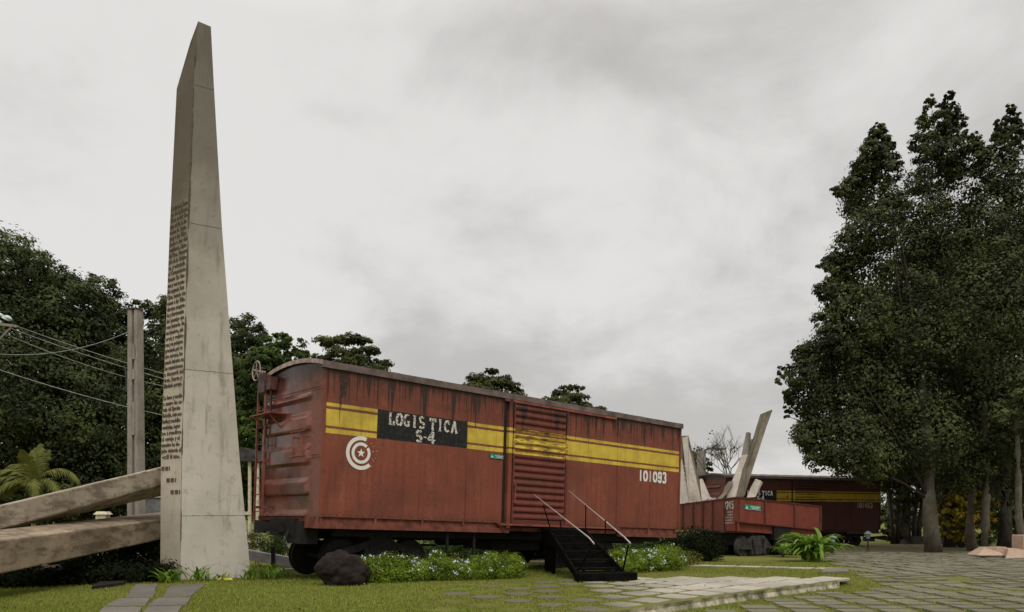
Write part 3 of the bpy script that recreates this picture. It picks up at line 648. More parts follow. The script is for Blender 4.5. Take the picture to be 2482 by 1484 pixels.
# ------------------------------------------------------------------ obelisk
def obelisk():
    kc = 17.3
    r = Vector((math.sin(R(57.6)), math.cos(R(57.6)), 0)); l = Vector((-math.sin(R(52.5)), math.cos(R(52.5)), 0))
    def on(C, d, x):     # point from C along horizontal d seen at photo column x
        u = (x - CX) / F; a = (u * C.y - C.x) / (d.x - u * d.y); return C + d * a
    levels = [(1400, 437, 388, 610), (1100, 441, 390, 580), (540, 457, 411, 538), (190, 470, 428, 518)]
    cs = []; ls = []; rs = []
    for y, xc, xl, xr in levels:
        C = at(xc, y, kc); cs.append(C); ls.append(on(C, l, xl)); rs.append(on(C, r, xr))
    for a in (cs, ls, rs): a[0].z = -0.3
    bs = [L_ + (R_ - C_) for C_, L_, R_ in zip(cs, ls, rs)]
    Ct = at(480, 52, kc); Rt = on(Ct, r, 511); Rt.z -= 0.03
    C2 = at(474, 120, kc); Lt = on(at(474, 95, kc), l, 461); Bt = Lt + (Rt - Ct)
    root = empty('obelisk', (cs[0].x, cs[0].y, 0), label='tall tapering pale concrete obelisk with rows of dark lettering on its side', cat='obelisk')
    off = Vector((cs[0].x, cs[0].y, 0)); mb = MB(); fr = MB()
    C_ = cs + [Ct]; R_ = rs + [Rt]; Lc = ls + [Lt]; B_ = bs + [Bt]
    C_ = [p - off for p in C_]; R_ = [p - off for p in R_]; Lc = [p - off for p in Lc]; B_ = [p - off for p in B_]
    ringL = 5; main = MB(); face = MB()
    for i in range(4):
        main.add([C_[i], R_[i], R_[i+1], C_[i+1]], [(0,1,2,3)])
        main.add([R_[i], B_[i], B_[i+1], R_[i+1]], [(0,1,2,3)])
        main.add([B_[i], Lc[i], Lc[i+1], B_[i+1]], [(0,1,2,3)])
        face.add([Lc[i], C_[i], C_[i+1], Lc[i+1]], [(0,1,2,3)])
    main.add([C_[4], R_[4], B_[4], Lc[4]], [(0,1,2,3)])
    obj('shaft', main, M_obe, root); f = obj('inscribed_face', face, M_obel, root)
    # casting joints on the wide face: thin shallow strips
    def rowpt(edge, z):
        for i in range(4):
            if edge[i].z <= z <= edge[i+1].z: return edge[i].lerp(edge[i+1], (z - edge[i].z) / (edge[i+1].z - edge[i].z))
        return edge[-1]
    n = (R_[1] - C_[1]).cross(Vector((0,0,1))).normalized()
    if n.y > 0: n = -n
    js = MB(); rn = random.Random(1)
    for y in (205, 540, 895, 1250):
        z = at(0, y, kc).z; a, b = rowpt(C_, z), rowpt(R_, z); N_ = 24; pts = []
        for i in range(N_):
            p, q = a.lerp(b, i / N_), a.lerp(b, (i + 1) / N_); w = rn.uniform(.002, .006); jz = 0 if i in (0, N_-1) else rn.uniform(-.006, .006)
            js.hexa([p + n*.004 + Vector((0,0,-w+jz)), q + n*.004 + Vector((0,0,-w+jz)), q + n*.004 + Vector((0,0,w+jz)), p + n*.004 + Vector((0,0,w+jz))],
                    [p - n*.01 + Vector((0,0,-w+jz)), q - n*.01 + Vector((0,0,-w+jz)), q - n*.01 + Vector((0,0,w+jz)), p - n*.01 + Vector((0,0,w+jz))])
    obj_split('casting_joint', js, M_joint, root)
    # dark edge line along the arris: a weathered rounded strip
    ar = MB(); ar.tube([rowpt(C_, z) + Vector((-.004, .01, 0)) for z in np.linspace(.2, 11.9, 40)], [rn.uniform(.006, .03) * (.4 + .6 * min(1, i_ / 12)) for i_ in range(40)], 5)
    obj('weathered_edge', ar, M_letter, root)
    lines = ['A raiz de la Sierra', 'en de la Santa', 'Clara es del Co-', 'que al de la In-', 'vasion de Cama-', 'guey a las Villas', 'hacia a los del', 'occidente, Llano', 'del Tren, Guevara', 'jefe de la Colum-', 'na, y orientada', 'al Comandante', 'Ernesto Che Gue-', 'vara y con su pue-', 'blo asegurada Santa', 'Clara, tomada cien', 'como a las Villa-', 'clarenas asegura-', 'das y fuertemente', 'del enemigo que', 'con bateria de', 'sus hombres, sali-', 'eron y volvie-', 'ron y en primeros', 'presencia por su', 'aire cercano, los', 'puede haberse en', 'las municiones', 'a descarril del', 'tren, fuerte y', 'blindado porque', '', 'La base y medio', 'a cuatro las es-', 'taba del Ejercito', 'Rebelde, esto nos', 'fusiles y medallas', 'combaten, lograr', 'no a rendirse', 'al coraje y al', 'nuestro ha de-', 'jado victoria al', 'dia', '', ' ~', '', '   ~', '', '     ~']
    lm = MB(); nl = (C_[1] - Lc[1]).cross(Vector((0,0,1))).normalized()
    if nl.y > 0: nl = -nl
    y0, y1 = 492, 1196; dy = (y1 - y0) / (len(lines) - 1)
    tv = []; tf = []
    for i, s in enumerate(lines):
        if not s: continue
        z = at(0, y0 + dy * i, kc).z - .01; a, b = rowpt(Lc, z), rowpt(C_, z); wid = (b - a).length; xd = (b - a).normalized()
        if '~' in s:
            m0 = {45: (.05, .5), 46: (.3, .75), 48: (.5, .95)}.get(i, (.05, .45)); h = .09
            p, q = a + xd * wid * m0[0], a + xd * wid * m0[1]
            seg = 9
            for g in range(seg):
                if g % 4 == 3: continue
                pa, pb = p.lerp(q, g / seg), p.lerp(q, (g + .8) / seg)
                lm.hexa([pa + nl*.012, pb + nl*.012, pb + nl*.012 + Vector((0,0,h)), pa + nl*.012 + Vector((0,0,h))], [pa, pb, pb + Vector((0,0,h)), pa + Vector((0,0,h))])
            continue
        cu = bpy.data.curves.new('t', 'FONT'); cu.body = s; cu.size = .17; cu.offset = .0035; cu.extrude = .004; cu.resolution_u = 1
        to = bpy.data.objects.new('t', cu); COL.objects.link(to)
        me = bpy.data.meshes.new_from_object(to.evaluated_get(bpy.context.evaluated_depsgraph_get()))
        bpy.data.objects.remove(to)
        vs = np.empty(len(me.vertices) * 3); me.vertices.foreach_get('co', vs); vs = vs.reshape(-1, 3)
        sx = wid * rn.uniform(.84, .93) / vs[:, 0].max(); 
        P = [a + xd * (.03 + v[0] * sx) + Vector((0, 0, v[1] * .80)) + nl * (.008 + v[2]) for v in vs]
        lm.add(P, [tuple(p.vertices) for p in me.polygons]); bpy.data.meshes.remove(me)
    obj('inscription', lm, M_letter, root)
obelisk()

# ------------------------------------------------------------------ concrete beams at the left
def c6(x, y): return (x * 0.3134, 1018.4 + y * 0.3134)
def beam(name, label, mat, L, Rr, ext=0.35):
    """L, Rr: ((x,y) top back, (x,y) top front, (x,y) bottom front, k_front, k_back) at the two ends, in photo units"""
    def quad(e):
        (tb, tf, bf, bb, kf, kb) = e; A = at(*tf, kf); Bf = at(*bf, kf); Bf.x = A.x + (Bf.x - A.x)
        T = at(*tb, kb); return [A, T, at(*bb, kb), Bf]
    a, b = quad(L), quad(Rr)
    a2 = [p + (p - q) * ext for p, q in zip(a, b)]; b = [q + (q - p) * .16 for p, q in zip(a, b)]
    c = sum((p for p in b), Vector()) / 4; root = None
    o = MB(); N_ = 10; rn = random.Random(len(label))
    for i in range(N_):
        P = [p.lerp(q, i / N_) for p, q in zip(a2, b)]; Q = [p.lerp(q, (i + 1) / N_) for p, q in zip(a2, b)]
        if i == 0: o.v += [tuple(p - c) for p in P]
        bb = len(o.v) - 4; o.v += [tuple(q - c) for q in Q]
        for j in range(4): o.f.append((bb + j, bb + (j+1) % 4, bb + 4 + (j+1) % 4, bb + 4 + j))
    o.f.append((0,1,2,3)); n = len(o.v); o.f.append((n-1, n-2, n-3, n-4))
    ob = obj(name, o, mat, bevel=0.025); ob.location = c; return tag(ob, label, 'concrete beam')
beam('concrete_beam', 'upper pale concrete beam rising to the right towards the obelisk', M_beam, (c6(0,655), c6(0,662), c6(0,848), c6(0,856), 14.2, 15.0), (c6(1240,362), c6(1240,368), c6(1240,505), c6(1240,590), 18.8, 20.2))
beam('concrete_beam', 'lower thick brown concrete beam running behind the obelisk foot', M_beam2, (c6(0,845), c6(0,930), c6(0,1190), c6(0,1150), 12.8, 14.0), (c6(1240,710), c6(1240,770), c6(1240,925), c6(1240,900), 19.0, 20.8))

# ------------------------------------------------------------------ box cars
def grid_sheet(mb, xs, zs, fn, flip=False):
    b = len(mb.v)
    for z in zs:
        for x in xs: mb.v.append(tuple(fn(x, z)))
    nx = len(xs)
    for j in range(len(zs) - 1):
        for i in range(nx - 1):
            f = (b + j*nx + i, b + j*nx + i+1, b + (j+1)*nx + i+1, b + (j+1)*nx + i); mb.f.append(f[::-1] if flip else f)
class Pen:
    """flat stencil letters cut from strokes, lying on the side (x to the right, z up), a few mm proud"""
    def __init__(s, y=-0.006): s.mb = MB(); s.y = y; s.n = 0
    def quad(s, pts):
        y = s.y - 0.0004 * (s.n % 9); s.n += 1; s.mb.add([(p[0], y, p[1]) for p in pts], [(0,1,2,3)])
    def stroke(s, pts, wv, wh, ox, oz, sx, sz):
        for i in range(len(pts) - 1):
            (x0, z0), (x1, z1) = pts[i], pts[i+1]; dx, dz = (x1-x0)*sx, (z1-z0)*sz; L = math.hypot(dx, dz) or 1e-6
            w = (wv * abs(dz) + wh * abs(dx)) / L / 2; nx, nz = -dz / L * w, dx / L * w; e = min(w * .35, .01); ux, uz = dx/L*e, dz/L*e
            a = (ox + x0*sx - ux, oz + z0*sz - uz); b = (ox + x1*sx + ux, oz + z1*sz + uz)
            s.quad([(a[0]-nx, a[1]-nz), (b[0]-nx, b[1]-nz), (b[0]+nx, b[1]+nz), (a[0]+nx, a[1]+nz)])
    def arc(s, cx, cz, rx, rz, a0, a1, n=10): return [(cx + rx*math.cos(R(a0+(a1-a0)*i/n)), cz + rz*math.sin(R(a0+(a1-a0)*i/n))) for i in range(n+1)]
    def glyph(s, ch, serif=True):
        A = s.arc
        if ch == 'O' or ch == '0': return [A(.5,.5,.38,.46,100,260), A(.5,.5,.38,.46,-80,80)]
        if ch == 'C': return [A(.52,.5,.38,.46,60,172), A(.52,.5,.38,.46,188,305)] + ([[(.72,.93),(.74,.68)]] if serif else [])
        if ch == 'G': return [A(.5,.5,.38,.46,60,172), A(.5,.5,.38,.46,188,300), [(.72,.08),(.72,.42)], [(.55,.44),(.88,.44)]]
        if ch == 'L': return [[(.28,.02),(.28,.47)], [(.28,.53),(.28,.98)], [(.08,.98),(.48,.98)], [(.08,.02),(.18,.02)], [(.38,.02),(.82,.02)], [(.82,.0),(.82,.3)]]
        if ch == 'I': return [[(.5,.05),(.5,.95)], [(.3,.98),(.7,.98)], [(.3,.02),(.7,.02)]] if serif else [[(.5,0),(.5,1)]]
        if ch == 'T': return [[(.5,.0),(.5,.9)], [(.1,.98),(.42,.98)], [(.58,.98),(.9,.98)], [(.12,.98),(.12,.75)], [(.88,.98),(.88,.75)], [(.32,.02),(.68,.02)]]
        if ch == 'A': return [[(.15,.0),(.47,1)], [(.85,.0),(.53,1)], [(.3,.35),(.7,.35)], [(.0,.02),(.25,.02)], [(.7,.02),(1,.02)]]
        if ch == 'S': return [A(.5,.73,.3,.24,40,170) , A(.5,.73,.3,.24,190,270,5) + A(.5,.26,.33,.24,90,-10,6), A(.5,.26,.33,.24,-30,-145)]
        if ch == '4': return [[(.62,.0),(.62,.28)], [(.62,.34),(.62,1)], [(.6,1),(.1,.33)], [(.08,.3),(.9,.3)]]
        if ch == '1': return [[(.5,.0),(.5,1)]]
        if ch == '9': return [A(.5,.7,.32,.27,0,180), A(.5,.7,.32,.27,195,345), [(.82,.62),(.82,.3)], A(.5,.3,.32,.28,-5,-160)]
        if ch == '3': return [A(.46,.74,.32,.24,150,-75), A(.46,.27,.35,.25,75,-150)]
        if ch == '5': return [[(.82,.97),(.25,.97)], [(.25,.97),(.22,.56)], A(.46,.3,.36,.28,125,-145)]
        if ch == '7': return [[(.12,.97),(.85,.97)], [(.85,.97),(.4,0)]]
        if ch == '2': return [A(.5,.7,.34,.27,160,-20), [(.8,.6),(.14,.04)], [(.1,.03),(.9,.03)]]
        if ch == '-': return [[(.2,.45),(.8,.45)]]
        return []
    def word(s, t, x0, x1, z0, h, wv, wh, serif=True, adv=None):
        n = len(t); pitch = (x1 - x0) / n
        for i, ch in enumerate(t):
            for st in s.glyph(ch, serif): s.stroke(st, wv, wh, x0 + i*pitch + pitch*.08, z0, pitch*.90, h)
        return s

def bogie(parent, cx, cz_wheel, name='bogie', ys=(0.78, 2.32), mat=M_bogie, rad=.45, wb=.92):
    b = obj('bogie', MB().box(cx - .3, cx + .3, .5, 2.6, cz_wheel + .0, -.12), M_black, parent)
    for ax in (-wb, wb):
        for y in ys:
            w = MB(); w.disc((cx + ax, y, cz_wheel), (0, 1, 0), rad, .13, 32, r2=[(-.07, rad*.55), (-.055, rad*.93), (-.07, rad*.97), (-.06, rad), (.045, rad), (.05, rad + .03), (.07, rad + .03), (.07, rad*.6)])
            obj('wheel', w, M_black, b)
        obj('axle', MB().tube([(cx + ax, .62, cz_wheel), (cx + ax, 2.48, cz_wheel)], .075, 10), M_black, b)
    for y in (.58, 2.5):
        s = MB()
        up = [(cx-wb-.28, cz_wheel+.02), (cx-wb-.2, cz_wheel+.2), (cx-.5, cz_wheel+.34), (cx-.2, cz_wheel+.46), (cx+.2, cz_wheel+.46), (cx+.5, cz_wheel+.34), (cx+wb+.2, cz_wheel+.2), (cx+wb+.28, cz_wheel+.02)]
        lo = [(cx-wb-.28, cz_wheel-.14), (cx-wb-.1, cz_wheel+.06), (cx-.55, cz_wheel+.16), (cx-.3, cz_wheel+.28), (cx+.3, cz_wheel+.28), (cx+.55, cz_wheel+.16), (cx+wb+.1, cz_wheel+.06), (cx+wb+.28, cz_wheel-.14)]
        for i in range(7):
            s.hexa([(up[i][0], y-.07, up[i][1]), (up[i+1][0], y-.07, up[i+1][1]), (lo[i+1][0], y-.07, lo[i+1][1]), (lo[i][0], y-.07, lo[i][1])],
                   [(up[i][0], y+.07, up[i][1]), (up[i+1][0], y+.07, up[i+1][1]), (lo[i+1][0], y+.07, lo[i+1][1]), (lo[i][0], y+.07, lo[i][1])])
        for sgn in (-1, 1): s.box(min(cx+sgn*.3, cx+sgn*.42), max(cx+sgn*.3, cx+sgn*.42), y-.06, y+.06, cz_wheel-.24, cz_wheel+.3)
        s.hexa([(cx-.62, y-.05, cz_wheel+.1), (cx+.62, y-.05, cz_wheel+.1), (cx+.42, y-.05, cz_wheel-.26), (cx-.42, y-.05, cz_wheel-.26)],
               [(cx-.62, y-.0, cz_wheel+.1), (cx+.62, y-.0, cz_wheel+.1), (cx+.42, y-.0, cz_wheel-.26), (cx-.42, y-.0, cz_wheel-.26)]) if False else None
        s.box(cx-.5, cx+.5, y-.06, y+.06, cz_wheel-.28, cz_wheel-.18)
        for q in (-.12, 0, .12):   # springs
            s.tube([(cx+q, y, cz_wheel-.18), (cx+q, y, cz_wheel+.28)], .045, 8)
        for ax in (-wb, wb): s.disc((cx+ax, y-.08, cz_wheel), (0,1,0), .13, .1, 12)
        obj('side_frame', s, mat, b)
    return b

def green_sign(parent, x0, z0, w, h, y=-.02, rot=None, name='notice_plate'):
    M_ = rot or Matrix.Identity(4)
    p = obj(name, MB().box(x0, x0+w, y-.008, y+.008, z0, z0+h, M_), M_green, parent)
    m = MB(); 
    m.add([M_ @ Vector(v) for v in ((x0+.05*w, y-.011, z0+.15*h), (x0+.22*w, y-.011, z0+.15*h), (x0+.13*w, y-.011, z0+.8*h))], [(0,1,2)])
    for r_, (a, b) in enumerate(((.36, .92), (.45, .88))):
        x = a; rn = random.Random(r_)
        while x < b:
            ww = rn.uniform(.03, .08); m.add([M_ @ Vector(v) for v in ((x0+x*w, y-.011, z0+h*(.55-.33*r_)), (x0+(x+ww)*w, y-.011, z0+h*(.55-.33*r_)), (x0+(x+ww)*w, y-.011, z0+h*(.76-.33*r_)), (x0+x*w, y-.011, z0+h*(.76-.33*r_)))], [(0,1,2,3)]); x += ww + .02
    m.add([M_ @ Vector(v) for v in ((x0, y-.0095, z0), (x0+w, y-.0095, z0), (x0+w, y-.0095, z0+.06*h), (x0, y-.0095, z0+.06*h))], [(0,1,2,3)])
    obj('sign_lettering', m, M_signwhite, p)

def boxcar(label, loc, rot, num, ms, md, me_, scale=(1,1,1), worn=True, wheel_z=(-1.33, -1.18), bog=(1.85, 8.7), white=M_white):
    root = empty('boxcar', loc, rot, label, 'railway boxcar'); root.scale = scale
    L_, Wd, H = 12.3, 3.1, 3.17; rn = random.Random(3)
    # side sheets with slight dents, gap for the door
    s = MB()
    def dent(x, z): return .012 * mnoise.noise(Vector((x * .8, 3.1, z * .9)))
    for a, b in ((0, 5.12), (7.28, L_)):
        xs = np.linspace(a, b, 26); zs = np.linspace(0, H, 12); grid_sheet(s, xs, zs, lambda x, z: (x, dent(x, z), z))
    s.box(0, L_, Wd - .03, Wd, 0, H); s.box(5.12, 7.28, .07, .1, 0, H)
    obj('side_wall', s, ms, root)
    # plate seams: narrow overlapping strips with rivets
    sm = MB()
    for x in (3.87, 9.35, 10.85) if worn else (3.0, 8.6, 9.9): sm.box(x - .005, x + .005, -.012, .0, .02, H - .02)
    for x in (.02, L_ - .05): sm.box(x - .02, x + .05, -.02, .01, -.02, H)
    obj_split('plate_seam', sm, ms, root)
    # end wall with pressed horizontal corrugations
    e = MB(); zs = np.linspace(0, 3.3, 90); ys = np.concatenate([np.linspace(0, .62, 10), np.linspace(.7, 2.4, 8), np.linspace(2.5, Wd, 8)])
    def prot(z):
        v = 0
        for a, b in ((.47, .79), (1.15, 1.53), (1.88, 2.22), (2.56, 2.68), (-.3, .09)): v = max(v, min(1, max(0, (z - a) / .035 + .5)) * min(1, max(0, (b - z) / .11 + .5)))
        return v
    def endf(y, z):
        rnd = .14 * abs(((z / .36) % 1) - .5); ed = float(smooth((y - .42 - rnd) / .14)) * float(smooth((2.92 - rnd - y) / .14))
        tz = 3.27 + .19 * (1 - ((y - Wd/2) / (Wd/2)) ** 2); zz = z if z < 2.9 else 2.9 + (z - 2.9) / .4 * (tz - 2.9)
        return (-.075 * prot(z) * ed + .01 * mnoise.noise(Vector((y, z, 0))), y, zz)
    grid_sheet(e, ys, zs, endf, flip=True)
    obj('end_wall', MB().add([(L_, 0, 0), (L_, Wd, 0), (L_, Wd, H + .1), (L_, Wd/2, 3.45), (L_, 0, H + .1)], [(0,1,2,3,4)]), ms, root)
    obj('end_wall', e, me_, root, smooth_=False)
    rv = MB()
    for z in (2.79, 1.33):
        for i in range(34):
            y = .14 + i * .083; rv.disc((-.008, y, z), (1,0,0), .013, .02, 6)
        rv.box(-.012, 0, .05, Wd - .05, z - .06, z - .045)
    for x in np.arange(.1, 5.0, .16): rv.disc((x, -.008, .06), (0,1,0), .011, .015, 6)
    obj('rivet_row', rv, me_, root)
    # arched roof with eave strip
    r = MB(); prof = []
    for i in range(13):
        y = -.05 + (Wd + .1) * i / 12; prof.append((y, 3.31 + .19 * (1 - ((y - Wd/2) / (Wd/2 + .05)) ** 2)))
    up = [(x, y, z) for x in (-.05, L_ + .04) for y, z in prof]; n = len(prof)
    r.add(up, [(i, n + i, n + i + 1, i + 1) for i in range(n - 1)])
    dn = [(x, y, z - .05) for x in (-.05, L_ + .04) for y, z in prof]
    r.add(dn, [(i + 1, n + i + 1, n + i, i) for i in range(n - 1)])
    for k in (0, n):
        r.add([up[k + i] for i in range(n)] + [dn[k + i] for i in range(n)], [(i, i + 1, n + i + 1, n + i) for i in range(n - 1)])
    rf = obj('roof', r, M_roof, root)
    ev = MB(); ev.box(-.05, L_ + .04, -.055, -.02, 3.17, 3.315); ev.box(-.05, L_ + .04, Wd + .02, Wd + .055, 3.17, 3.315); ev.box(-.05, L_+.04, -.02, .06, 3.17, 3.2)
    obj('eave_strip', ev, M_roof, rf)
    for x in np.arange(.9, L_, .95):
        seams = MB()
        for i in range(12):
            (y0, z0), (y1, z1) = prof[i], prof[i+1]; seams.hexa([(x-.02, y0, z0), (x+.02, y0, z0), (x+.02, y1, z1), (x-.02, y1, z1)], [(x-.02, y0, z0+.012), (x+.02, y0, z0+.012), (x+.02, y1, z1+.012), (x-.02, y1, z1+.012)])
        obj('roof_seam', seams, M_roof, rf)
    ef = MB(); 
    for i in range(12):
        (y0, z0), (y1, z1) = prof[i], prof[i+1]
        ef.hexa([(-.075, y0, z0 - .085), (-.05, y0, z0 - .085), (-.05, y1, z1 - .085), (-.075, y1, z1 - .085)], [(-.075, y0, z0 + .01), (-.05, y0, z0 + .01), (-.05, y1, z1 + .01), (-.075, y1, z1 + .01)])
    obj('roof_end_strip', ef, M_pale if worn else M_roof, rf)
    # sliding door with pressed ribs
    d = MB(); x0, x1 = 5.29, 7.24; zs = []; pr = []
    nr = 17; z = .10; hh = (3.10 - .10) / nr
    for i in range(nr):
        zb = z + i * hh; zs += [zb, zb + hh * .18, zb + hh * .40, zb + hh * .86]; pr += [-.035, -.07, -.075, -.03]
    zs.append(3.10); pr.append(-.035)
    xs = [x0, x0 + .06, x0 + .10, x1 - .10, x1 - .06, x1]; dm = dict(zip(zs, pr))
    grid_sheet(d, xs, zs, lambda x, z: (x, -.045 if (x < x0 + .08 or x > x1 - .08) else dm[z], z))
    d.box(x0 - .0, x0 + .045, -.085, -.03, -.02, 3.12); d.box(x1 - .05, x1 + .02, -.07, .0, -.0, 3.12); d.box(x0, x1, -.07, .05, 3.10, 3.15); d.box(x0, x1, -.06, .05, -.03, .10)
    dr = obj('door', d, md, root)
    obj('door_track', MB().box(4.9, 9.4, -.10, -.03, -.06, -.01), M_redtrim if worn else ms, root); obj('door_track', MB().box(5.0, 9.2, -.075, -.03, 3.10, 3.155), M_redtrim if worn else ms, root)
    h = MB().tube([(5.36, -.12, 1.0), (5.36, -.12, .55)], .015, 6).box(5.33, 5.40, -.12, -.05, .98, 1.03).box(5.33, 5.40, -.12, -.05, .52, .57); obj('door_handle', h, M_redtrim if worn else ms, dr)
    obj('door_post', MB().box(5.13, 5.25, -.085, .02, -.12, 3.15), ms, root); obj('door_gap', MB().box(5.02, 5.11, -.008, -.003, .0, 3.14), M_black, root)
    # side sill with brackets
    sl = MB(); sl.box(.0, 5.0, .05, .09, -.25, 0); sl.box(.0, 5.1, -.005, .05, -.25, -.13); sl.box(9.5, 12.2, .05, .09, -.27, 0); sl.box(9.5, 12.2, -.005, .05, -.27, -.15); sl.box(5.0, 9.5, .12, .16, -.2, 0)
    sl.box(.0, 12.3, Wd - .08, Wd - .03, -.22, 0)
    for x in (.02, 1.35, 2.6, 3.8, 10.8, 12.1): sl.box(x, x + .06, .0, .09, -.14, -.01)
    sl.hexa([(4.85, -.02, 0), (5.28, -.02, 0), (5.28, -.02, -.25), (5.12, -.02, -.25)], [(4.85, .05, 0), (5.28, .05, 0), (5.28, .05, -.25), (5.12, .05, -.25)])
    sl.box(-.03, .0, 0.0, 1.05, -.25, .0); sl.box(-.03, .0, 1.05, Wd, -.10, .0)
    obj('side_sill', sl, M_sill if worn else ms, root)
    fl = MB(); fl.box(.02, L_ - .02, .1, Wd - .1, -.10, .02); fl.box(.1, L_ - .1, 1.3, 1.8, -.50, -.1); fl.box(.6, L_ - .4, .45, .6, -.42, -.1); fl.box(.6, L_ - .4, 2.5, 2.65, -.42, -.1)
    for x in (3.6, 4.8, 6.3, 7.5): fl.box(x, x + .1, .2, Wd - .2, -.28, -.1)
    obj('underframe', fl, M_black, root)
    obj('under_fill_box', MB().box(3.2, 9.3 if worn else 8.2, 1.0, 2.3, -.78 if worn else -.9, -.12), M_black, root) if not worn else obj('dark_fill_box', MB().box(5.5, 7.2, .9, 2.2, -.72, -.1), M_black, root)  # black boxes added to fill the darkness beneath the cars
    bogie(root, bog[0], wheel_z[0] + .42); bogie(root, bog[1], wheel_z[1] + .42)
    # marks
    p = Pen()
    p.word('LOGIS', 1.60, 2.62, 2.135, .28, .056, .020); p.word('TICA', 2.72, 3.56, 2.125, .28, .056, .020)
    p.word('S', 2.34, 2.56, 1.82, .26, .06, .03); p.word('-', 2.56, 2.68, 1.82, .26, .05, .03); p.word('4', 2.68, 2.94, 1.81, .27, .065, .03)
    obj('car_name', p.mb, M_wornwhite if worn else M_white, root)
    p = Pen(); p.word(num, 10.27, 11.62, 1.41, .31, .062, .05, serif=False); obj('car_number', p.mb, M_white if worn else white, root)
    if worn:
        p = Pen(); cx, cz = .955, 1.425
        ro = p.arc(0, 0, 1, 1, 68, 312, 30); 
        def ring(pts, r0, r1):
            for i in range(len(pts) - 1):
                a, b = pts[i], pts[i+1]; p.mb.add([(cx + a[0]*r0, -.008, cz + a[1]*r0), (cx + b[0]*r0, -.008, cz + b[1]*r0), (cx + b[0]*r1, -.008, cz + b[1]*r1), (cx + a[0]*r1, -.008, cz + a[1]*r1)], [(0,1,2,3)])
        ring(ro, .37, .285); obj('emblem', p.mb, M_white, root)
        p = Pen(); ring2 = p.arc(0, 0, 1, 1, 48, 398, 34); ring(ring2, .235, .165)
        st = [(cx + (.105 if i % 2 == 0 else .043) * math.cos(R(90 + 36*i)), -.008, cz + (.105 if i % 2 == 0 else .043) * math.sin(R(90 + 36*i))) for i in range(10)]
        p.mb.add(st + [(cx, -.008, cz)], [(i, (i+1) % 10, 10) for i in range(10)])
        for i in range(9):
            a = R(rn.uniform(-50, 45)); rr_ = rn.uniform(.27, .40); p.mb.add([(cx+math.cos(a)*rr_, -.009, cz+math.sin(a)*rr_), (cx+math.cos(a)*rr_+.035, -.009, cz+math.sin(a)*rr_+.006), (cx+math.cos(a)*rr_+.03, -.009, cz+math.sin(a)*rr_+.016)], [(0,1,2)])
        obj('emblem_star', p.mb, M_white, root)
        green_sign(root, 4.585, 1.622, .43, .095)
    else:
        p = Pen(); p.word('4', 4.55, 4.82, 1.96, .2, .05, .03); obj('faded_numeral', p.mb, M_sill, root)
    # ladder, brake gear on the end
    ld = MB(); yL, yR = 3.08, 2.62
    for y in (yL, yR): ld.box(-.16, -.12, y - .025, y + .025, .0 if y == yR else -.1, 2.95)
    for z in np.arange(.1, 2.9, .4): ld.tube([(-.14, yL, z), (-.14, yR, z)], .014, 6)
    for z in (.2, 1.3, 2.4):
        for y in (yL, yR): ld.box(-.14, 0, y - .02, y + .02, z - .03, z + .03)
    obj('ladder', ld, M_redtrim if worn else ms, root)
    pf = MB(); pf.box(-.40, -.02, 1.75, 2.95, 2.33, 2.36)
    for y in (1.9, 2.75): pf.tube([(-.36, y, 2.33), (-.02, y, 1.98)], .02, 6)
    obj('brake_platform', pf, M_redtrim if worn else ms, root)
    bw = MB(); bw.torus((-.34, 2.78, 3.42), (1, 0, 0), .23, .015, 28, 6)
    for i in range(5):
        a = 2 * math.pi * i / 5; bw.tube([(-.34, 2.78, 3.42), (-.34, 2.78 + .23 * math.sin(a), 3.42 + .23 * math.cos(a))], .011, 5)
    bw.tube([(-.38, 2.78, 3.42), (-.12, 2.78, 3.42)], .022, 8); bw.tube([(-.2, 2.78, 3.42), (-.2, 2.78, 3.0)], .02, 8)
    obj('brake_wheel', bw, M_pale if worn else ms, root)
    bg = MB(); bg.hexa([(-.22, 2.55, 2.92), (-.22, 2.98, 2.92), (-.22, 2.93, 3.36), (-.22, 2.62, 3.36)], [(-.02, 2.55, 2.92), (-.02, 2.98, 2.92), (-.02, 2.93, 3.36), (-.02, 2.62, 3.36)])
    bg.tube([(-.1, 2.74, 2.95), (-.1, 2.72, .2)], .018, 6); bg.tube([(-.12, 2.4, 3.15), (-.12, 2.4, 2.36)], .03, 6); bg.box(-.2, -.02, 2.28, 2.5, 2.95, 3.25)
    obj('brake_gear', bg, M_darkcast if worn else ms, root)
    gi = MB()
    for y in (1.15, .72): gi.box(-.12, 0, y - .015, y + .015, 1.72, 1.76); gi.box(-.12, 0, y - .015, y + .015, 1.30, 1.34); gi.tube([(-.11, y, 1.32), (-.11, y, 1.74)], .013, 6)
    gi.tube([(-.11, .6, 1.32), (-.11, 1.3, 1.32)], .013, 6); gi.tube([(-.11, .6, 1.86), (-.11, 1.3, 1.86)], .013, 6)
    obj('grab_iron', gi, M_redtrim if worn else ms, root)
    cp = MB(); cp.box(-.62, 0, 1.42, 1.68, -.36, -.14); cp.disc((-.62, 1.55, -.25), (0, 0, 1), .13, .28, 12); cp.box(-.12, 0, .9, 2.2, -.45, -.05); cp.tube([(-.1, 1.2, -.3), (-.25, 1.1, -.6), (-.2, 1.0, -.75)], .03, 6)
    cp.box(-.1, .3, .6, 1.3, -.6, -.1)
    obj('coupler', cp, M_black, root)
    return root
KO = at(772, 1252, 16.4)
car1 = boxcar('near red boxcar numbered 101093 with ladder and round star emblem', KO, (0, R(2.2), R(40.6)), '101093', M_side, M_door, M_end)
ug = MB(); ug.disc((4.6, 1.5, -.42), (1, 0, 0), .2, .9, 16); obj('air_tank', ug, M_black, car1)
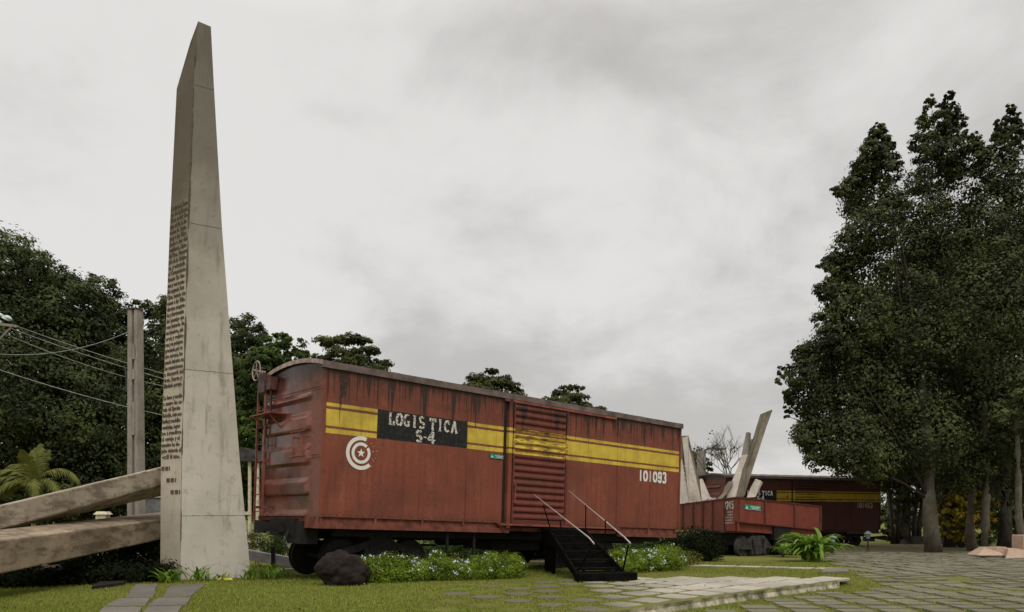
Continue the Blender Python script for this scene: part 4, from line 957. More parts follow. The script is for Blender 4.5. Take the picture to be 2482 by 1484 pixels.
hg = MB(); hg.box(3.42, 3.47, .1, .16, -.95, -.1); hg.box(4.25, 4.31, .12, .18, -1.0, -.1); hg.tube([(3.45, .13, -.9), (4.28, .15, -.75)], .02, 6); hg.tube([(2.9, .7, -.42), (4.3, .7, -.5)], .025, 6); hg.tube([(2.9, 1.4, -.62), (4.0, 1.4, -.62)], .03, 6)
obj('brake_rigging', hg, M_black, car1)
k2 = 46.0
car2 = boxcar('distant dark red boxcar numbered 101453 beyond the low wagon', at(1757, 1284, k2), (0, R(.4), R(18)), '101453', M_side2, M_door2, M_end2, scale=(.93, 1, .975), worn=False, wheel_z=(-1.15, -1.12), bog=(2.0, 10.0), white=plain('yellowed_white_paint', (0.42, 0.36, 0.25), .7))

# ------------------------------------------------------------------ steel stairs with handrails
def stairs():
    T = Vector((1.02, 20.75, 1.02)); B = Vector((2.0, 16.85, 0.0))
    d = B - T; d.z = 0; Ld = d.length; d.normalize(); s = Vector((-d.y, d.x, 0))          # s points to photo right
    if s.x < 0: s = -s
    B.z = gz(B.x, B.y)
    root = empty('access_stairs', B, label='black steel stairs with two thin handrails up to the boxcar door', cat='stairs')
    def P(u, v, z):
        if v < -.4 and z < 1.15 and u < Ld - .2: v += .30 * (1 - u / Ld)
        return T + d * u + s * v + Vector((0, 0, z - T.z)) - B + Vector((0,0,0))
    w = .54; land = 1.25; n = 6; run = (Ld - land) / n
    zt = [1.0 - 1.0 * i / n for i in range(n + 1)]
    l = MB(); l.hexa([P(-.1, -w, .93), P(land, -w, .93), P(land, w, .93), P(-.1, w, .93)], [P(-.1, -w, .99), P(land, -w, .99), P(land, w, .99), P(-.1, w, .99)])
    l.hexa([P(.0, -w, .55), P(land, -w, .55), P(land, -w+.05, .55), P(.0, -w+.05, .55)], [P(.0, -w, .93), P(land, -w, .93), P(land, -w+.05, .93), P(.0, -w+.05, .93)])
    obj('landing', l, M_step, root)
    obj('dark_fill_panel', MB().hexa([P(.1, -w+.06, -.1), P(land, -w+.06, -.1), P(land, -w+.09, -.1), P(.1, -w+.09, -.1)], [P(.1, -w+.06, .56), P(land, -w+.06, .56), P(land, -w+.09, .56), P(.1, -w+.09, .56)]), M_step, root)  # dark panel added to black out the space under the landing
    for i in range(n):
        z = zt[i + 1] + .02; u = land + run * i
        obj('tread', MB().hexa([P(u, -w, z - .045), P(u + run * .95, -w, z - .045), P(u + run * .95, w, z - .045), P(u, w, z - .045)], [P(u, -w, z), P(u + run * .95, -w, z), P(u + run * .95, w, z), P(u, w, z)]), M_step, root)
    for i in range(n): z = zt[i + 1]; u = land + run * i + .02; obj('dark_fill_riser', MB().hexa([P(u, -w, z), P(u + .02, -w, z), P(u + .02, w, z), P(u, w, z)], [P(u, -w, z + 1/n - .03), P(u + .02, -w, z + 1/n - .03), P(u + .02, w, z + 1/n - .03), P(u, w, z + 1/n - .03)]), M_step, root)  # closed dark risers added as black fill between the treads
    for v in (-w - .05, w):
        obj('stringer', MB().hexa([P(land - .1, v, .68), P(Ld, v, -.08), P(Ld + .1, v, .02), P(land - .1, v, 1.0)], [P(land - .1, v + .05, .68), P(Ld, v + .05, -.08), P(Ld + .1, v + .05, .02), P(land - .1, v + .05, 1.0)]), M_step, root)
    for v in (-w - .02, w + .02):
        a = P(-.1, v, 2.0); b = P(Ld - .3, -.24 if v < 0 else v + .04, .88); c = b + Vector((.06, -.25, -.12)) + d * .08
        obj('handrail', MB().tube([a, a.lerp(b, .5), b, c], [.012, .014, .017, .017], 8), M_rail, root)
        ps = MB(); e = P(Ld - .08, v, .72); e = P(Ld - .08, -.24 if v < 0 else v + .04, .72); ps.tube([e, P(Ld - .35, v, .05)], .022, 6); ps.tube([P(land, v, 1.62), P(land, v, .95)], .016, 6); ps.tube([P(land * .5 + Ld * .5, v, 1.25), P(land * .5 + Ld * .5, v, .5)], .016, 6)
        obj_split('handrail_post', ps, M_step, root)
    lg = MB()
    for v in (-w, w - .06):
        for u in (.5, land - .05): lg.hexa([P(u, v, -.3), P(u + .06, v, -.3), P(u + .06, v + .06, -.3), P(u, v + .06, -.3)], [P(u, v, .93), P(u + .06, v, .93), P(u + .06, v + .06, .93), P(u, v + .06, .93)])
    obj_split('support_leg', lg, M_step, root)
    b0 = MB().hexa([P(Ld - .15, -w - .1, -.1), P(Ld + .22, -w - .1, -.1), P(Ld + .22, w + .15, -.1), P(Ld - .15, w + .15, -.1)], [P(Ld - .15, -w - .1, .13), P(Ld + .22, -w - .1, .13), P(Ld + .22, w + .15, .13), P(Ld - .15, w + .15, .13)])
    obj('bottom_step', b0, M_step, root, bevel=.01)
stairs()

# ------------------------------------------------------------------ low open wagon, buckled at its middle
def gondola():
    A = at(1600, 1228, 39.5); B = at(1787, 1207, 31); C = at(1989, 1229, 34.5)
    root = empty('open_wagon', (B.x, B.y, gz(B.x, B.y)), label='low red open wagon bent at a corner and filled with concrete shards', cat='railway wagon')
    O = Vector((B.x, B.y, gz(B.x, B.y)))
    def V(P_, y): k = P_.y; return Vector((P_.x, P_.y, HC - (y - YH) / F * k)) - O
    def wall(name, P0, P1, y0t, y0b, y1t, y1b, inward, th=.06, mat=M_gon):
        a0, a1, b0, b1 = V(P0, y0t), V(P0, y0b), V(P1, y1t), V(P1, y1b); i = inward * th
        o = obj(name, MB().hexa([a1, b1, b0, a0], [a1 + i, b1 + i, b0 + i, a0 + i]), mat, root)
        return a0, a1, b0, b1
    dl = (B - A); dl.z = 0; dl.normalize(); il = Vector((-dl.y, dl.x, 0)); il = il if il.x > 0 else -il
    dr = (C - B); dr.z = 0; dr.normalize(); ir = Vector((-dr.y, dr.x, 0))
    a0, a1, b0, b1 = wall('side_wall', A, B, 1230, 1285, 1207, 1287, il)
    c0, c1, e0, e1 = wall('side_wall', B, C, 1207, 1263.5, 1229, 1284, ir)
    # far sides, floors and ends
    wl = il * 2.6; wr = ir * 2.6
    obj('far_wall', MB().hexa([a1+wl, b1-dl*3+wl, b0-dl*3+wl, a0+wl], [a1+wl*1.02, b1-dl*3+wl*1.02, b0-dl*3+wl*1.02, a0+wl*1.02]), M_gon, root)
    obj('far_wall', MB().hexa([c1+il*1.2-dl*3, e1+wr, e0+wr, c0+il*1.2-dl*3], [c1+il*1.2-dl*3.05, e1+wr*1.02, e0+wr*1.02, c0+il*1.2-dl*3.05]), M_gon, root)
    obj('end_wall', MB().hexa([e1, e1+wr, e0+wr, e0], [e1+dr*.06, e1+wr+dr*.06, e0+wr+dr*.06, e0+dr*.06]), M_gon, root)
    f = Vector((0,0,.02)); fl = MB().hexa([a1+il*.1, b1-dl*.5+il*.1, b1-dl*3+wl, a1+wl], [a1+il*.1+f, b1-dl*.5+il*.1+f, b1-dl*3+wl+f, a1+wl+f]); fl.hexa([c1+ir*.1, e1+ir*.1, e1+wr, c1+il*1.2-dl*3], [c1+ir*.1+f, e1+ir*.1+f, e1+wr+f, c1+il*1.2-dl*3+f])
    obj('floor', fl, M_black, root)
    # rims
    rm = MB(); up = Vector((0,0,.05))
    rm.hexa([a0-il*.04, b0-il*.04, b0+il*.12, a0+il*.12], [a0-il*.04+up, b0-il*.04+up, b0+il*.12+up, a0+il*.12+up])
    rm.hexa([c0-ir*.04, e0-ir*.04, e0+ir*.12, c0+ir*.12], [c0-ir*.04+up*.9, e0-ir*.04+up*.9, e0+ir*.12+up*.9, c0+ir*.12+up*.9])
    obj('rim', rm, M_gond, root)
    # ribs
    def RT(px):      # fraction of the way from the corner to the far end seen at photo column px
        u = (px - CX) / F; dX, dY = A.x - B.x, A.y - B.y; return (u * B.y - B.x) / (dX - u * dY)
    for P0, P1, t0, t1, u0, u1, fr, nn, wd in ((a0, b0, None, None, a1, b1, [1 - RT(q) for q in (1612, 1632, 1654.6, 1679.6, 1703, 1727, 1756)], -il, .06), (c0, e0, None, None, c1, e1, (.01,.30,.655,.985), -ir, .05)):
        dd = (P1 - P0); dd.z = 0; dd.normalize()
        for t in fr:
            p, q = P0.lerp(P1, t), u0.lerp(u1, t); h = dd * wd
            obj('rib', MB().hexa([q - h, q + h, p + h, p - h], [q - h*.7 + nn*.05, q + h*.7 + nn*.05, p + h*.7 + nn*.05, p - h*.7 + nn*.05]), M_gond, root)
    # underframe strip below the right part
    s0, s1 = c1 + ir*.12, e1 + ir*.12; g0 = V(B, 1287) + ir*.12; g1 = V(C, 1303) + ir*.12
    sf = MB().hexa([s0, s1, g1, g0], [s0 + ir*.08, s1 + ir*.08, g1 + ir*.08, g0 + ir*.08]); obj('side_sill', sf, M_gon, root)
    lip = MB().hexa([c1 - ir*.05, e1 - ir*.05, e1 + ir*.12, c1 + ir*.12], [c1 - ir*.05 - f*2, e1 - ir*.05 - f*2, e1 + ir*.12 - f*2, c1 + ir*.12 - f*2]); obj('lip', lip, M_gond, root)
    h0, h1 = s0.lerp(s1, .42), s0.lerp(s1, .62); dz = Vector((0,0,-.85)); obj('frame_box', MB().hexa([h0 - ir*.1, h1 - ir*.1, h1 - ir*.1 + dz*.75, h0 - ir*.1 + dz*.72], [h0 + ir*.4, h1 + ir*.4, h1 + ir*.4 + dz*.75, h0 + ir*.4 + dz*.72]), M_black, root)
    # lettering on the left part near the corner
    def local(pen, x0m):
        M_ = Matrix.Identity(4); M_.col[0] = (dl.x, dl.y, (b0 - a0).z / (b0 - a0).xy.length, 0); M_.col[1] = (il.x, il.y, 0, 0); M_.col[2] = (0, 0, 1, 0)
        o_ = b0 - dl * x0m; M_.col[3] = (o_.x, o_.y, b0.z - .0, 1); pen.mb.v = [tuple(M_ @ Vector(v)) for v in pen.mb.v]; return pen.mb
    p = Pen(-.015); p.word('7245', 0, .95, -.46, .30, .075, .045, serif=False); p.word('1', .0, .2, -.80, .22, .08, .05, serif=False); rn = random.Random(2)
    for r_ in range(5):
        z = -.62 - r_ * .11; x = .40 if r_ < 2 else .05
        while x < .85: w_ = rn.uniform(.04, .10); p.quad([(x, z), (x + w_, z), (x + w_, z + .06), (x, z + .06)]); x += w_ + rn.uniform(.03, .07)
    obj('wagon_number', local(p, 1.25), M_wornwhite, root)
    rot = Matrix.Identity(4); rot.col[0] = (dr.x, dr.y, ((e0 - c0).z / (e0 - c0).xy.length), 0); rot.col[1] = (ir.x, ir.y, 0, 0); rot.col[3] = (c0.x, c0.y, c0.z, 1)
    green_sign(root, .42, -.42, 1.05, .19, y=-.02, rot=rot)
    # bogies
    for nm, cxp, kk, ang in (('bogie', 1812, 32.5, math.atan2(dr.y, dr.x)), ('bogie', 1700, 35.5, math.atan2(dl.y, dl.x)), ('bogie', 1905, 33.5, math.atan2(dr.y, dr.x))):
        e_ = empty('bogie', Vector((px_x(cxp, kk), kk, gz(px_x(cxp, kk), kk) + .42)) - O, (0, 0, ang)); e_.parent = root
        for ax in (-.8, .8):
            for y in (-.3, 1.2):
                obj('wheel', MB().disc((ax, y, 0), (0,1,0), .42, .12, 24, r2=[(-.07,.24),(-.05,.39),(-.06,.42),(.05,.42),(.06,.45),(.07,.3)]), M_greyiron if (cxp == 1812 and ax < 0) else M_black, e_)
        sf = MB(); sf.hexa([(-1.05,-.5,-.12),(1.05,-.5,-.12),(.4,-.5,.42),(-.4,-.5,.42)],[(-1.05,-.36,-.12),(1.05,-.36,-.12),(.4,-.36,.42),(-.4,-.36,.42)]); sf.box(-.5, .5, -.55, -.4, -.35, -.1)
        for sg in (-.28, .28): sf.tube([(sg*1.4, -.56, .3), (sg, -.58, -.3)], .05, 8)
        obj('side_frame', sf, M_greyiron if cxp == 1812 else M_black, e_); obj('bolster', MB().box(-.3, .3, -.4, 1.4, .0, .5), M_black, e_)
    tk = MB(); kk = 34.5; tk.box(-3.0, 3.0, .4, 2.0, -.0, .62); Mx = Matrix.Translation(Vector((px_x(1870, kk), kk, gz(px_x(1870, kk), kk))) - O) @ Matrix.Rotation(math.atan2(dr.y, dr.x), 4, 'Z'); tk.v = [tuple(Mx @ Vector(v)) for v in tk.v]
    obj('underframe', tk, M_black, root)
    po = MB(); b_ = at(1897, 1375, 30.5) - O; po.tube([Vector((px_x(1898, 30.8), 30.8, .55)) - O, Vector((px_x(1896, 30.8), 30.8, -.5)) - O], .05, 6); obj('prop', po, M_bogie, root)
gondola()

# ------------------------------------------------------------------ concrete shards standing in the wagon
def c5(x, y): return ((2080 + x / 2.968) * .7834, (1240 + y / 2.968) * .7834)
def shard(name, label, pieces, group=None, dk=0.0):
    """pieces: (list of ((x, y), k)), thickness, material, part name) — polygons in the c5 crop frame"""
    pieces = [([(p, k + dk) for p, k in q[0]],) + tuple(q[1:]) for q in pieces]
    first = at(*c5(*pieces[0][0][0][0]), pieces[0][0][0][1]); root = empty(name, (first.x, first.y, gz(first.x, first.y)), label=label, cat='concrete shard', group=group)
    O = Vector((first.x, first.y, gz(first.x, first.y)))
    for pts, th, mat, pn in pieces:
        a = [at(*c5(*p), k) - O for p, k in pts]; b = [v + Vector((th * .35, th, 0)) for v in a]
        obj(pn, MB().prism(a[::-1], b[::-1]), mat, root, bevel=.012)
GS = 'concrete shards standing in the open wagon'
shard('concrete_shard', 'wide pale leaning slab with stained edges just right of the near boxcar', [
    ([((88,345),36),((140,325),36.2),((150,420),36.2),((180,540),36.2),((262,925),35.2),((150,945),35)], .45, M_shard, 'slab'),
    ([((76,322),36.1),((140,319),36.3),((140,330),36.25),((90,352),36.05),((100,560),35.8),((60,560),35.9)], .5, M_shardd, 'stained_cap'),
    ([((20,540),35.4),((85,540),35.4),((150,945),34.8),((20,960),34.8)], .3, M_shard, 'foot'),
    ([((142,330),36.3),((160,400),36.5),((212,640),36.4),((285,915),35.6),((262,925),35.3),((180,545),36.25)], .3, M_shardd, 'dark_side')], GS, 4.5)  # the darker side face has its shade in the concrete colour
shard('concrete_shard', 'small pale wedge beside the wide leaning slab', [
    ([((247,720),35.2),((270,716),35.2),((342,885),34.6),((395,905),34.4),((270,925),34.4)], .35, M_shard, 'wedge')], GS, 3.5)
shard('concrete_shard', 'forked tallest shard with two prongs pointing up right', [
    ([((632,500),34.5),((693,490),34.29),((640,640),34.1),((580,885),33.6),((495,895),33.8),((545,735),34.2),((600,600),34.4)], .5, M_shard, 'left_prong'),
    ([((675,290),34.6),((700,288),34.4),((693,490),34.29),((632,500),34.5)], .5, M_pole, 'left_prong_top'),
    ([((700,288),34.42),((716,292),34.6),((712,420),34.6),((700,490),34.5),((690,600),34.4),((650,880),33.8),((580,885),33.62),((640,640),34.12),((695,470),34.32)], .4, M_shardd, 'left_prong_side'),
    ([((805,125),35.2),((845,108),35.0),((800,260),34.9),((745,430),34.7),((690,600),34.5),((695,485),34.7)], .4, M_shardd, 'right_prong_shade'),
    ([((845,108),35.0),((915,80),35.1),((860,230),35.0),((780,440),34.8),((715,620),34.6),((662,870),34.0),((640,880),33.9),((690,610),34.45),((750,430),34.72),((800,260),34.92)], .4, M_prong, 'right_prong'),
    ([((722,350),34.9),((735,350),34.9),((716,420),34.8),((706,418),34.8)], .2, M_shardd, 'web')], GS)
shard('concrete_shard', 'dark ragged broken piece leaning at the foot of the forked shard', [
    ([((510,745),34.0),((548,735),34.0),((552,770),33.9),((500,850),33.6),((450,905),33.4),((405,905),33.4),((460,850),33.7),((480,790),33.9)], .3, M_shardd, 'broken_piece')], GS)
shard('concrete_shard', 'short pale stub in front of the distant boxcar lettering', [
    ([((762,715),34.6),((812,735),34.4),((828,750),34.5),((760,885),34.0),((680,890),34.0),((715,800),34.3)], .35, M_shard, 'stub')], GS)
# broken rubble lying along the rim
rb = MB(); rn = random.Random(8)
for i in range(7):
    x = 150 + i * 36; p = at(*c5(x, 942 - i * 5), 38.9 - i * .45); r_ = rn.uniform(.10, .22)
    rb.hexa([p + Vector((-r_, -.1, -.3)), p + Vector((r_, -.1, -.3)), p + Vector((r_*.7, -.05, r_*.5)), p + Vector((-r_*.8, -.05, r_*.35))], [p + Vector((-r_, .4, -.3)), p + Vector((r_, .4, -.3)), p + Vector((r_*.7, .35, r_*.5)), p + Vector((-r_*.8, .35, r_*.35))])
tag(obj('rubble', rb, M_shard), 'low pale rubble heaped behind the rim of the open wagon', 'rubble', kind='stuff')

# ------------------------------------------------------------------ utility pole, wires, lamps
def utility_pole():
    k = 27.5; xb = px_x(331, k); zb = gz(xb, k); zt = at(0, 752, k).z; rT, rB = px_x(CX + 13, k), px_x(CX + 16, k)
    root = empty('utility_pole', (xb, k, zb), (0, 0, R(-12)), 'grooved grey concrete utility pole left of the obelisk', 'utility pole')
    H = zt - zb; a = [(-rB,-.2),(-rB*.15,-.2),(-.02,-.07),(rB*.25,-.07),(rB*.35,-.2),(rB,-.2),(rB,.2),(-rB,.2)]
    ft = rT / rB
    mb = MB(); mb.prism([(x, y, -.2) for x, y in a], [(x * ft - .05, y * .8, H) for x, y in a]); obj('shaft', mb, M_pole, root)
    w = MB()
    for z0, z1 in ((H*.80, H*.86), (H*.72, H*.76), (H*.50, H*.63)): w.box(-.02, rB*.3, -.21, -.06, z0, z1)
    obj_split('web_plate', w, M_pole, root)
    obj('bracket', MB().box(-rB-.12, -rB+.02, -.12, .0, H*.68, H*.76).tube([(-rB-.1, -.1, H*.72), (-rB-.16, -.1, H*.78)], .03, 6), M_greyiron, root)
    obj('cap', MB().prism([(-rT-.07, -.19, H), (rT-.02, -.19, H), (rT-.02, .19, H), (-rT-.07, .19, H)], [(-rT*.5-.05, -.1, H+.08), (rT*.5-.03, -.1, H+.08), (rT*.5-.03, .1, H+.08), (-rT*.5-.05, .1, H+.08)]), M_rock, root)
utility_pole()
def wire(a, b, sag, label, r=.013):
    pts = [a.lerp(b, i / 24) - Vector((0, 0, sag * 4 * (i/24) * (1 - i/24))) for i in range(25)]
    o = obj('power_cable', MB().tube([p - a for p in pts], r, 5), M_wire); o.location = a
    tag(o, label, 'cable', 'overhead cables left of the obelisk')
wire(at(28, 786, 26), at(470, 925, 30), .10, 'topmost overhead cable running from the insulator to the obelisk')
wire(at(28, 797, 26), at(470, 938, 30), .10, 'middle overhead cable running from the insulator to the obelisk')
wire(at(-60, 777, 26), at(470, 950, 30), .30, 'third overhead cable passing below the insulator', .011)
wire(at(-120, 838, 26), at(320, 801, 27.2), .55, 'slack curving cable ending at the utility pole')
wire(at(-60, 877, 26), at(470, 1022, 30), .15, 'lowest overhead cable crossing behind the pole', .015)
def insulator():
    p = at(10, 780, 26.1); root = empty('line_insulator', p, label='white insulators on a crossarm at the left edge', cat='insulator')
    for dx, dz in ((-.12, .22), (.06, .10), (-.2, .02), (.14, .14)): obj('disc', MB().disc((dx, 0, dz), (.4, .1, 1), .13, .1, 16, r2=[(-.05,.05),(-.03,.13),(.02,.12),(.06,.05)]), M_glass, root)
    obj('crossarm', MB().hexa([(-1.2, -.05, .1), (.45, -.05, -.12), (.45, -.05, -.2), (-1.2, -.05, 0)], [(-1.2, .05, .1), (.45, .05, -.12), (.45, .05, -.2), (-1.2, .05, 0)]), M_pole, root)
    obj('brace', MB().tube([(.3, 0, -.12), (-.35, 0, -.8)], .03, 6), M_pole, root)
    obj('post', MB().box(-.72, -.45, -.12, .12, -10.2, .6), M_pole, root)
insulator()
def street_lamp():
    k = 60; x, y = c5(265, 690); b = Vector((px_x(x, k), k, gz(px_x(x, k), k))); root = empty('street_lamp', b, label='street lamp with curved arm above the distant boxcar', cat='street lamp')
    top = at(*c5(264, 458), k) - b; w = .38
    obj('post', MB().prism([(-w, -.2, 0), (w, -.2, 0), (w, .2, 0), (-w, .2, 0)], [(-w*.8, -.15, top.z), (w*.8, -.15, top.z), (w*.8, .15, top.z), (-w*.8, .15, top.z)]), M_pole, root)
    pts = [at(*c5(x_, y_), k) - b for x_, y_ in ((276,475),(300,455),(330,442),(365,438),(385,440))]; obj('arm', MB().tube(pts, .07, 6), M_greyiron, root)
    c = at(*c5(405, 436), k) - b; obj('lamp_head', MB().disc(c, (1, 0, -.05), .2, 1.4, 14, r2=[(-.75,.05),(-.4,.12),(.1,.16),(.5,.13),(.75,.05)]), M_steel, root, smooth_=True)
street_lamp()
def garden_lamp(x, ytop, ybase, k, label):
    b = Vector((px_x(x, k), k, gz(px_x(x, k), k))); root = empty('garden_lamp', b, label=label, cat='garden lamp', group='small garden lanterns near the distant boxcar')
    H = max(.5, at(0, ytop, k).z - b.z)
    obj('post', MB().tube([(0,0,0), (0,0,.12), (0,0,H-.42)], [.12,.05,.04], 8), M_greyiron, root)
    obj('lantern', MB().prism([(-.06,-.06,H-.36), (.06,-.06,H-.36), (.06,.06,H-.36), (-.06,.06,H-.36)], [(-.10,-.10,H-.14), (.10,-.10,H-.14), (.10,.10,H-.14), (-.10,.10,H-.14)]), M_lan, root)
    obj('lantern_roof', MB().prism([(-.15,-.15,H-.13), (.15,-.15,H-.13), (.15,.15,H-.13), (-.15,.15,H-.13)], [(-.03,-.03,H+.02), (.03,-.03,H+.02), (.03,.03,H+.02), (-.03,.03,H+.02)]), M_lan, root)
garden_lamp(2017, 1296, 1340, 33, 'pale roofed garden lantern peeping over the strap leaved plant')
garden_lamp(2103, 1288, 1326, 38, 'grey garden lantern below the right end of the distant boxcar')

# ------------------------------------------------------------------ small setting pieces
def place_box(name, label, cat, mat, x0, x1, yt, yb, k, depth, kind=None, bevel=.01):
    a = at(x0, yb, k); b = at(x1, yt, k); c = Vector(((a.x + b.x)/2, k, a.z))
    o = obj(name, MB().box(a.x - c.x, b.x - c.x, 0, depth, 0, b.z - a.z), mat, bevel=bevel); o.location = c; return tag(o, label, cat, kind=kind)
o = place_box('boundary_wall', 'low grey wall seen between the two beams beside the obelisk', 'wall', M_greywall, 322, 470, 1206, 1300, 29, .3)
cp = obj('coping', MB().box(-1.3, 1.3, -.06, .36, 0, .06), M_shard, o); cp.location = (0, 0, at(0,1206,29).z - at(0,1300,29).z)
hb = empty('stone_box', at(243, 1262, 31), label='small cream box with a lid glimpsed between the beams', cat='box'); hb.location.z = gz(hb.location.x, 31)
zt = at(0, 1240, 31).z - hb.location.z
obj('body', MB().prism([(-.24,0,0),(.24,0,0),(.24,.4,0),(-.24,.4,0)], [(-.2,.02,zt-.12),(.2,.02,zt-.12),(.2,.38,zt-.12),(-.2,.38,zt-.12)]), M_cream, hb); obj('lid', MB().prism([(-.28,-.04,zt-.12),(.28,-.04,zt-.12),(.28,.44,zt-.12),(-.28,.44,zt-.12)], [(-.18,.05,zt),(.2,.05,zt),(.2,.36,zt),(-.18,.36,zt)]), M_cream, hb)
def guard_rail():
    a = at(560, 1325, 19.8); b = at(700, 1350, 19.0); root = empty('barrier_rail', (a.x, a.y, gz(a.x, a.y)), label='pale steel rail strip between the obelisk and the boxcar wheels', cat='rail')
    O = Vector(root.location); A = a - O; B = b - O; h = Vector((0,0,-.26)); t = Vector((.02,.08,0)); A = A.lerp(B, -.3); B = A.lerp(B, 1.1)
    obj('rail_strip', MB().hexa([A+h, B+h, B, A], [A+h+t, B+h+t, B+t, A+t]), M_steel, root, bevel=.02)
    for x in (662,): p = at(x, 1325, 19.2) - O; obj('post', MB().box(p.x-.04, p.x+.04, p.y-.05, p.y+.03, -.3, p.z), M_black, root)
guard_rail()
rl = MB(); a, b = gpt(640, 1392), gpt(775, 1374); rl.tube([a + Vector((0,0,.05)), b + Vector((0,0,.06))], .025, 6); o = obj('thin_pipe', rl, M_steel); tag(o, 'thin pale pipe lying on the grass left of the black boulder', 'pipe')
# shelter and fence pieces seen between the obelisk and the boxcar end
def shelter():
    k = 33; b = Vector((px_x(604, k), k, gz(px_x(604, k), k))); root = empty('garden_shelter', b, label='small grey roofed shelter with cream posts between obelisk and boxcar', cat='shelter')
    z = lambda y: at(0, y, k).z - b.z; X = lambda x: px_x(x, k) - b.x
    obj('roof', MB().prism([(X(540), -.2, z(1118)), (X(632), -.2, z(1118)), (X(625), -.2, z(1108)), (X(600), -.2, z(1086)), (X(545), -.2, z(1086))], [(X(540), 2.2, z(1118)), (X(632), 2.2, z(1118)), (X(625), 2.2, z(1108)), (X(600), 2.2, z(1086)), (X(545), 2.2, z(1086))]), M_greyiron, root)
    for x in (604, 623): obj('post', MB().box(X(x)-.055, X(x)+.055, 0, .12, 0, z(1118)), M_cream, root)
    obj('parapet', MB().box(X(590), X(608), -.05, 0, z(1248), z(1240)), M_cream, root); obj('low_panel', MB().box(X(612), X(626), .15, .2, 0, z(1236)), plain('ochre_panel', (.42, .25, .10)), root)
shelter()
# boulder
def boulder():
    import bmesh
    bm = bmesh.new(); bmesh.ops.create_icosphere(bm, subdivisions=5, radius=1)
    rx = (882 - 762) / 2 / F * 15.6
    for v in bm.verts:
        p = v.co.copy(); n = mnoise.fractal(p * 1.3 + Vector((3, 1, 2)), 1.0, 2.0, 5) * .24 + mnoise.noise(p * 7) * .06 + mnoise.noise(p * 17) * .03
        p *= 1 + n; p.x *= rx * (1 + .05 * p.z); p.y *= .48; p.x *= 1 - .22 * max(0, p.z); p.z *= .47; v.co = p
        if v.co.z < -.30: v.co.z = -.30
    me = bpy.data.meshes.new('boulder'); bm.to_mesh(me); bm.free(); o = link('boulder', me, M_rock, smooth_=True)
    g = gpt(822, 1420); o.location = (g.x, g.y + .35, g.z + .24); tag(o, 'black rounded boulder at the left end of the flower bed', 'boulder')
boulder()
def small_rocks():
    for i, (x, y, r, lab) in enumerate(((140, 1392, .34, 'rough stone left of its neighbour in shade under the lower beam'), (200, 1398, .30, 'rough stone nearest the flat slab in shade under the lower beam'))):
        import bmesh
        bm = bmesh.new(); bmesh.ops.create_icosphere(bm, subdivisions=4, radius=1)
        for v in bm.verts: v.co *= r * (1 + .3 * mnoise.noise(v.co * 2 + Vector((i * 5, 0, 0)))); v.co.z *= .75
        me = bpy.data.meshes.new('rock'); bm.to_mesh(me); bm.free(); o = link('shaded_rock', me, M_rockb); p = gpt(x, y + 10); o.location = (p.x, p.y - .35, p.z + .08); tag(o, lab, 'rock', 'stones under the lower beam')
small_rocks()
# pinkish masonry at the right
def masonry():
    g = gpt(2410, 1352); root = empty('masonry_bench', g, label='broken pinkish masonry slab and upright at the right edge', cat='masonry'); O = g; k = g.y
    z = lambda y, kk=None: at(0, y, kk or k).z - O.z; X = lambda x, kk=None: px_x(x, kk or k) - O.x
    obj('sloping_slab', MB().hexa([(X(2369), 0, z(1346)), (X(2440), -.1, z(1347)), (X(2440), .0, z(1326)), (X(2385, k+.6), .6, z(1326, k+.6))], [(X(2375), .9, z(1346)), (X(2440), .9, z(1347)), (X(2470), 1.2, z(1328)), (X(2395, k+.6), 1.2, z(1327, k+.6))]), M_pink, root, bevel=.02)
    obj('broken_slab', MB().hexa([(X(2398), -.9, z(1356)), (X(2470), -.9, z(1357)), (X(2520), -.4, z(1335)), (X(2432), -.3, z(1330))], [(X(2415), -.5, z(1356)), (X(2520), .0, z(1357)), (X(2530), .4, z(1331)), (X(2440), .1, z(1328))]), M_pink, root, bevel=.02)
    obj('upright', MB().box(X(2471), X(2530), -.2, .5, z(1360), z(1297)), M_pink, root, bevel=.02)
masonry()
g = gpt(2300, 1322); o = obj('planter_kerb', MB().box(-.3, 3.2, 0, .4, -.05, .55).hexa([(-1.1, -.2, -.05), (-.3, .3, -.05), (-.3, .7, .5), (-.9, .4, .3)], [(-1.1, .3, -.05), (-.3, 1.0, -.05), (-.3, 1.1, .5), (-.9, .9, .3)]), plain('dim_grey_stone', (.05, .045, .045), .9)); o.location = (g.x, g.y + 4, gz(g.x, g.y + 4)); tag(o, 'dark low stone planter behind the tree trunks', 'planter')
g = gpt(2145, 1312); o = obj('fallen_beam', MB().hexa([(-1.6,0,.35),(.0,0,.5),(1.3,0,-.05),(.8,0,-.05)], [(-1.6,.4,.35),(.0,.4,.5),(1.3,.4,-.05),(.8,.4,-.05)]).box(-1.8, -.9, 0, .4, .0, .4), M_black); o.location = (g.x, g.y, g.z); tag(o, 'black buffer beam sloping to the ground past the distant boxcar', 'beam')

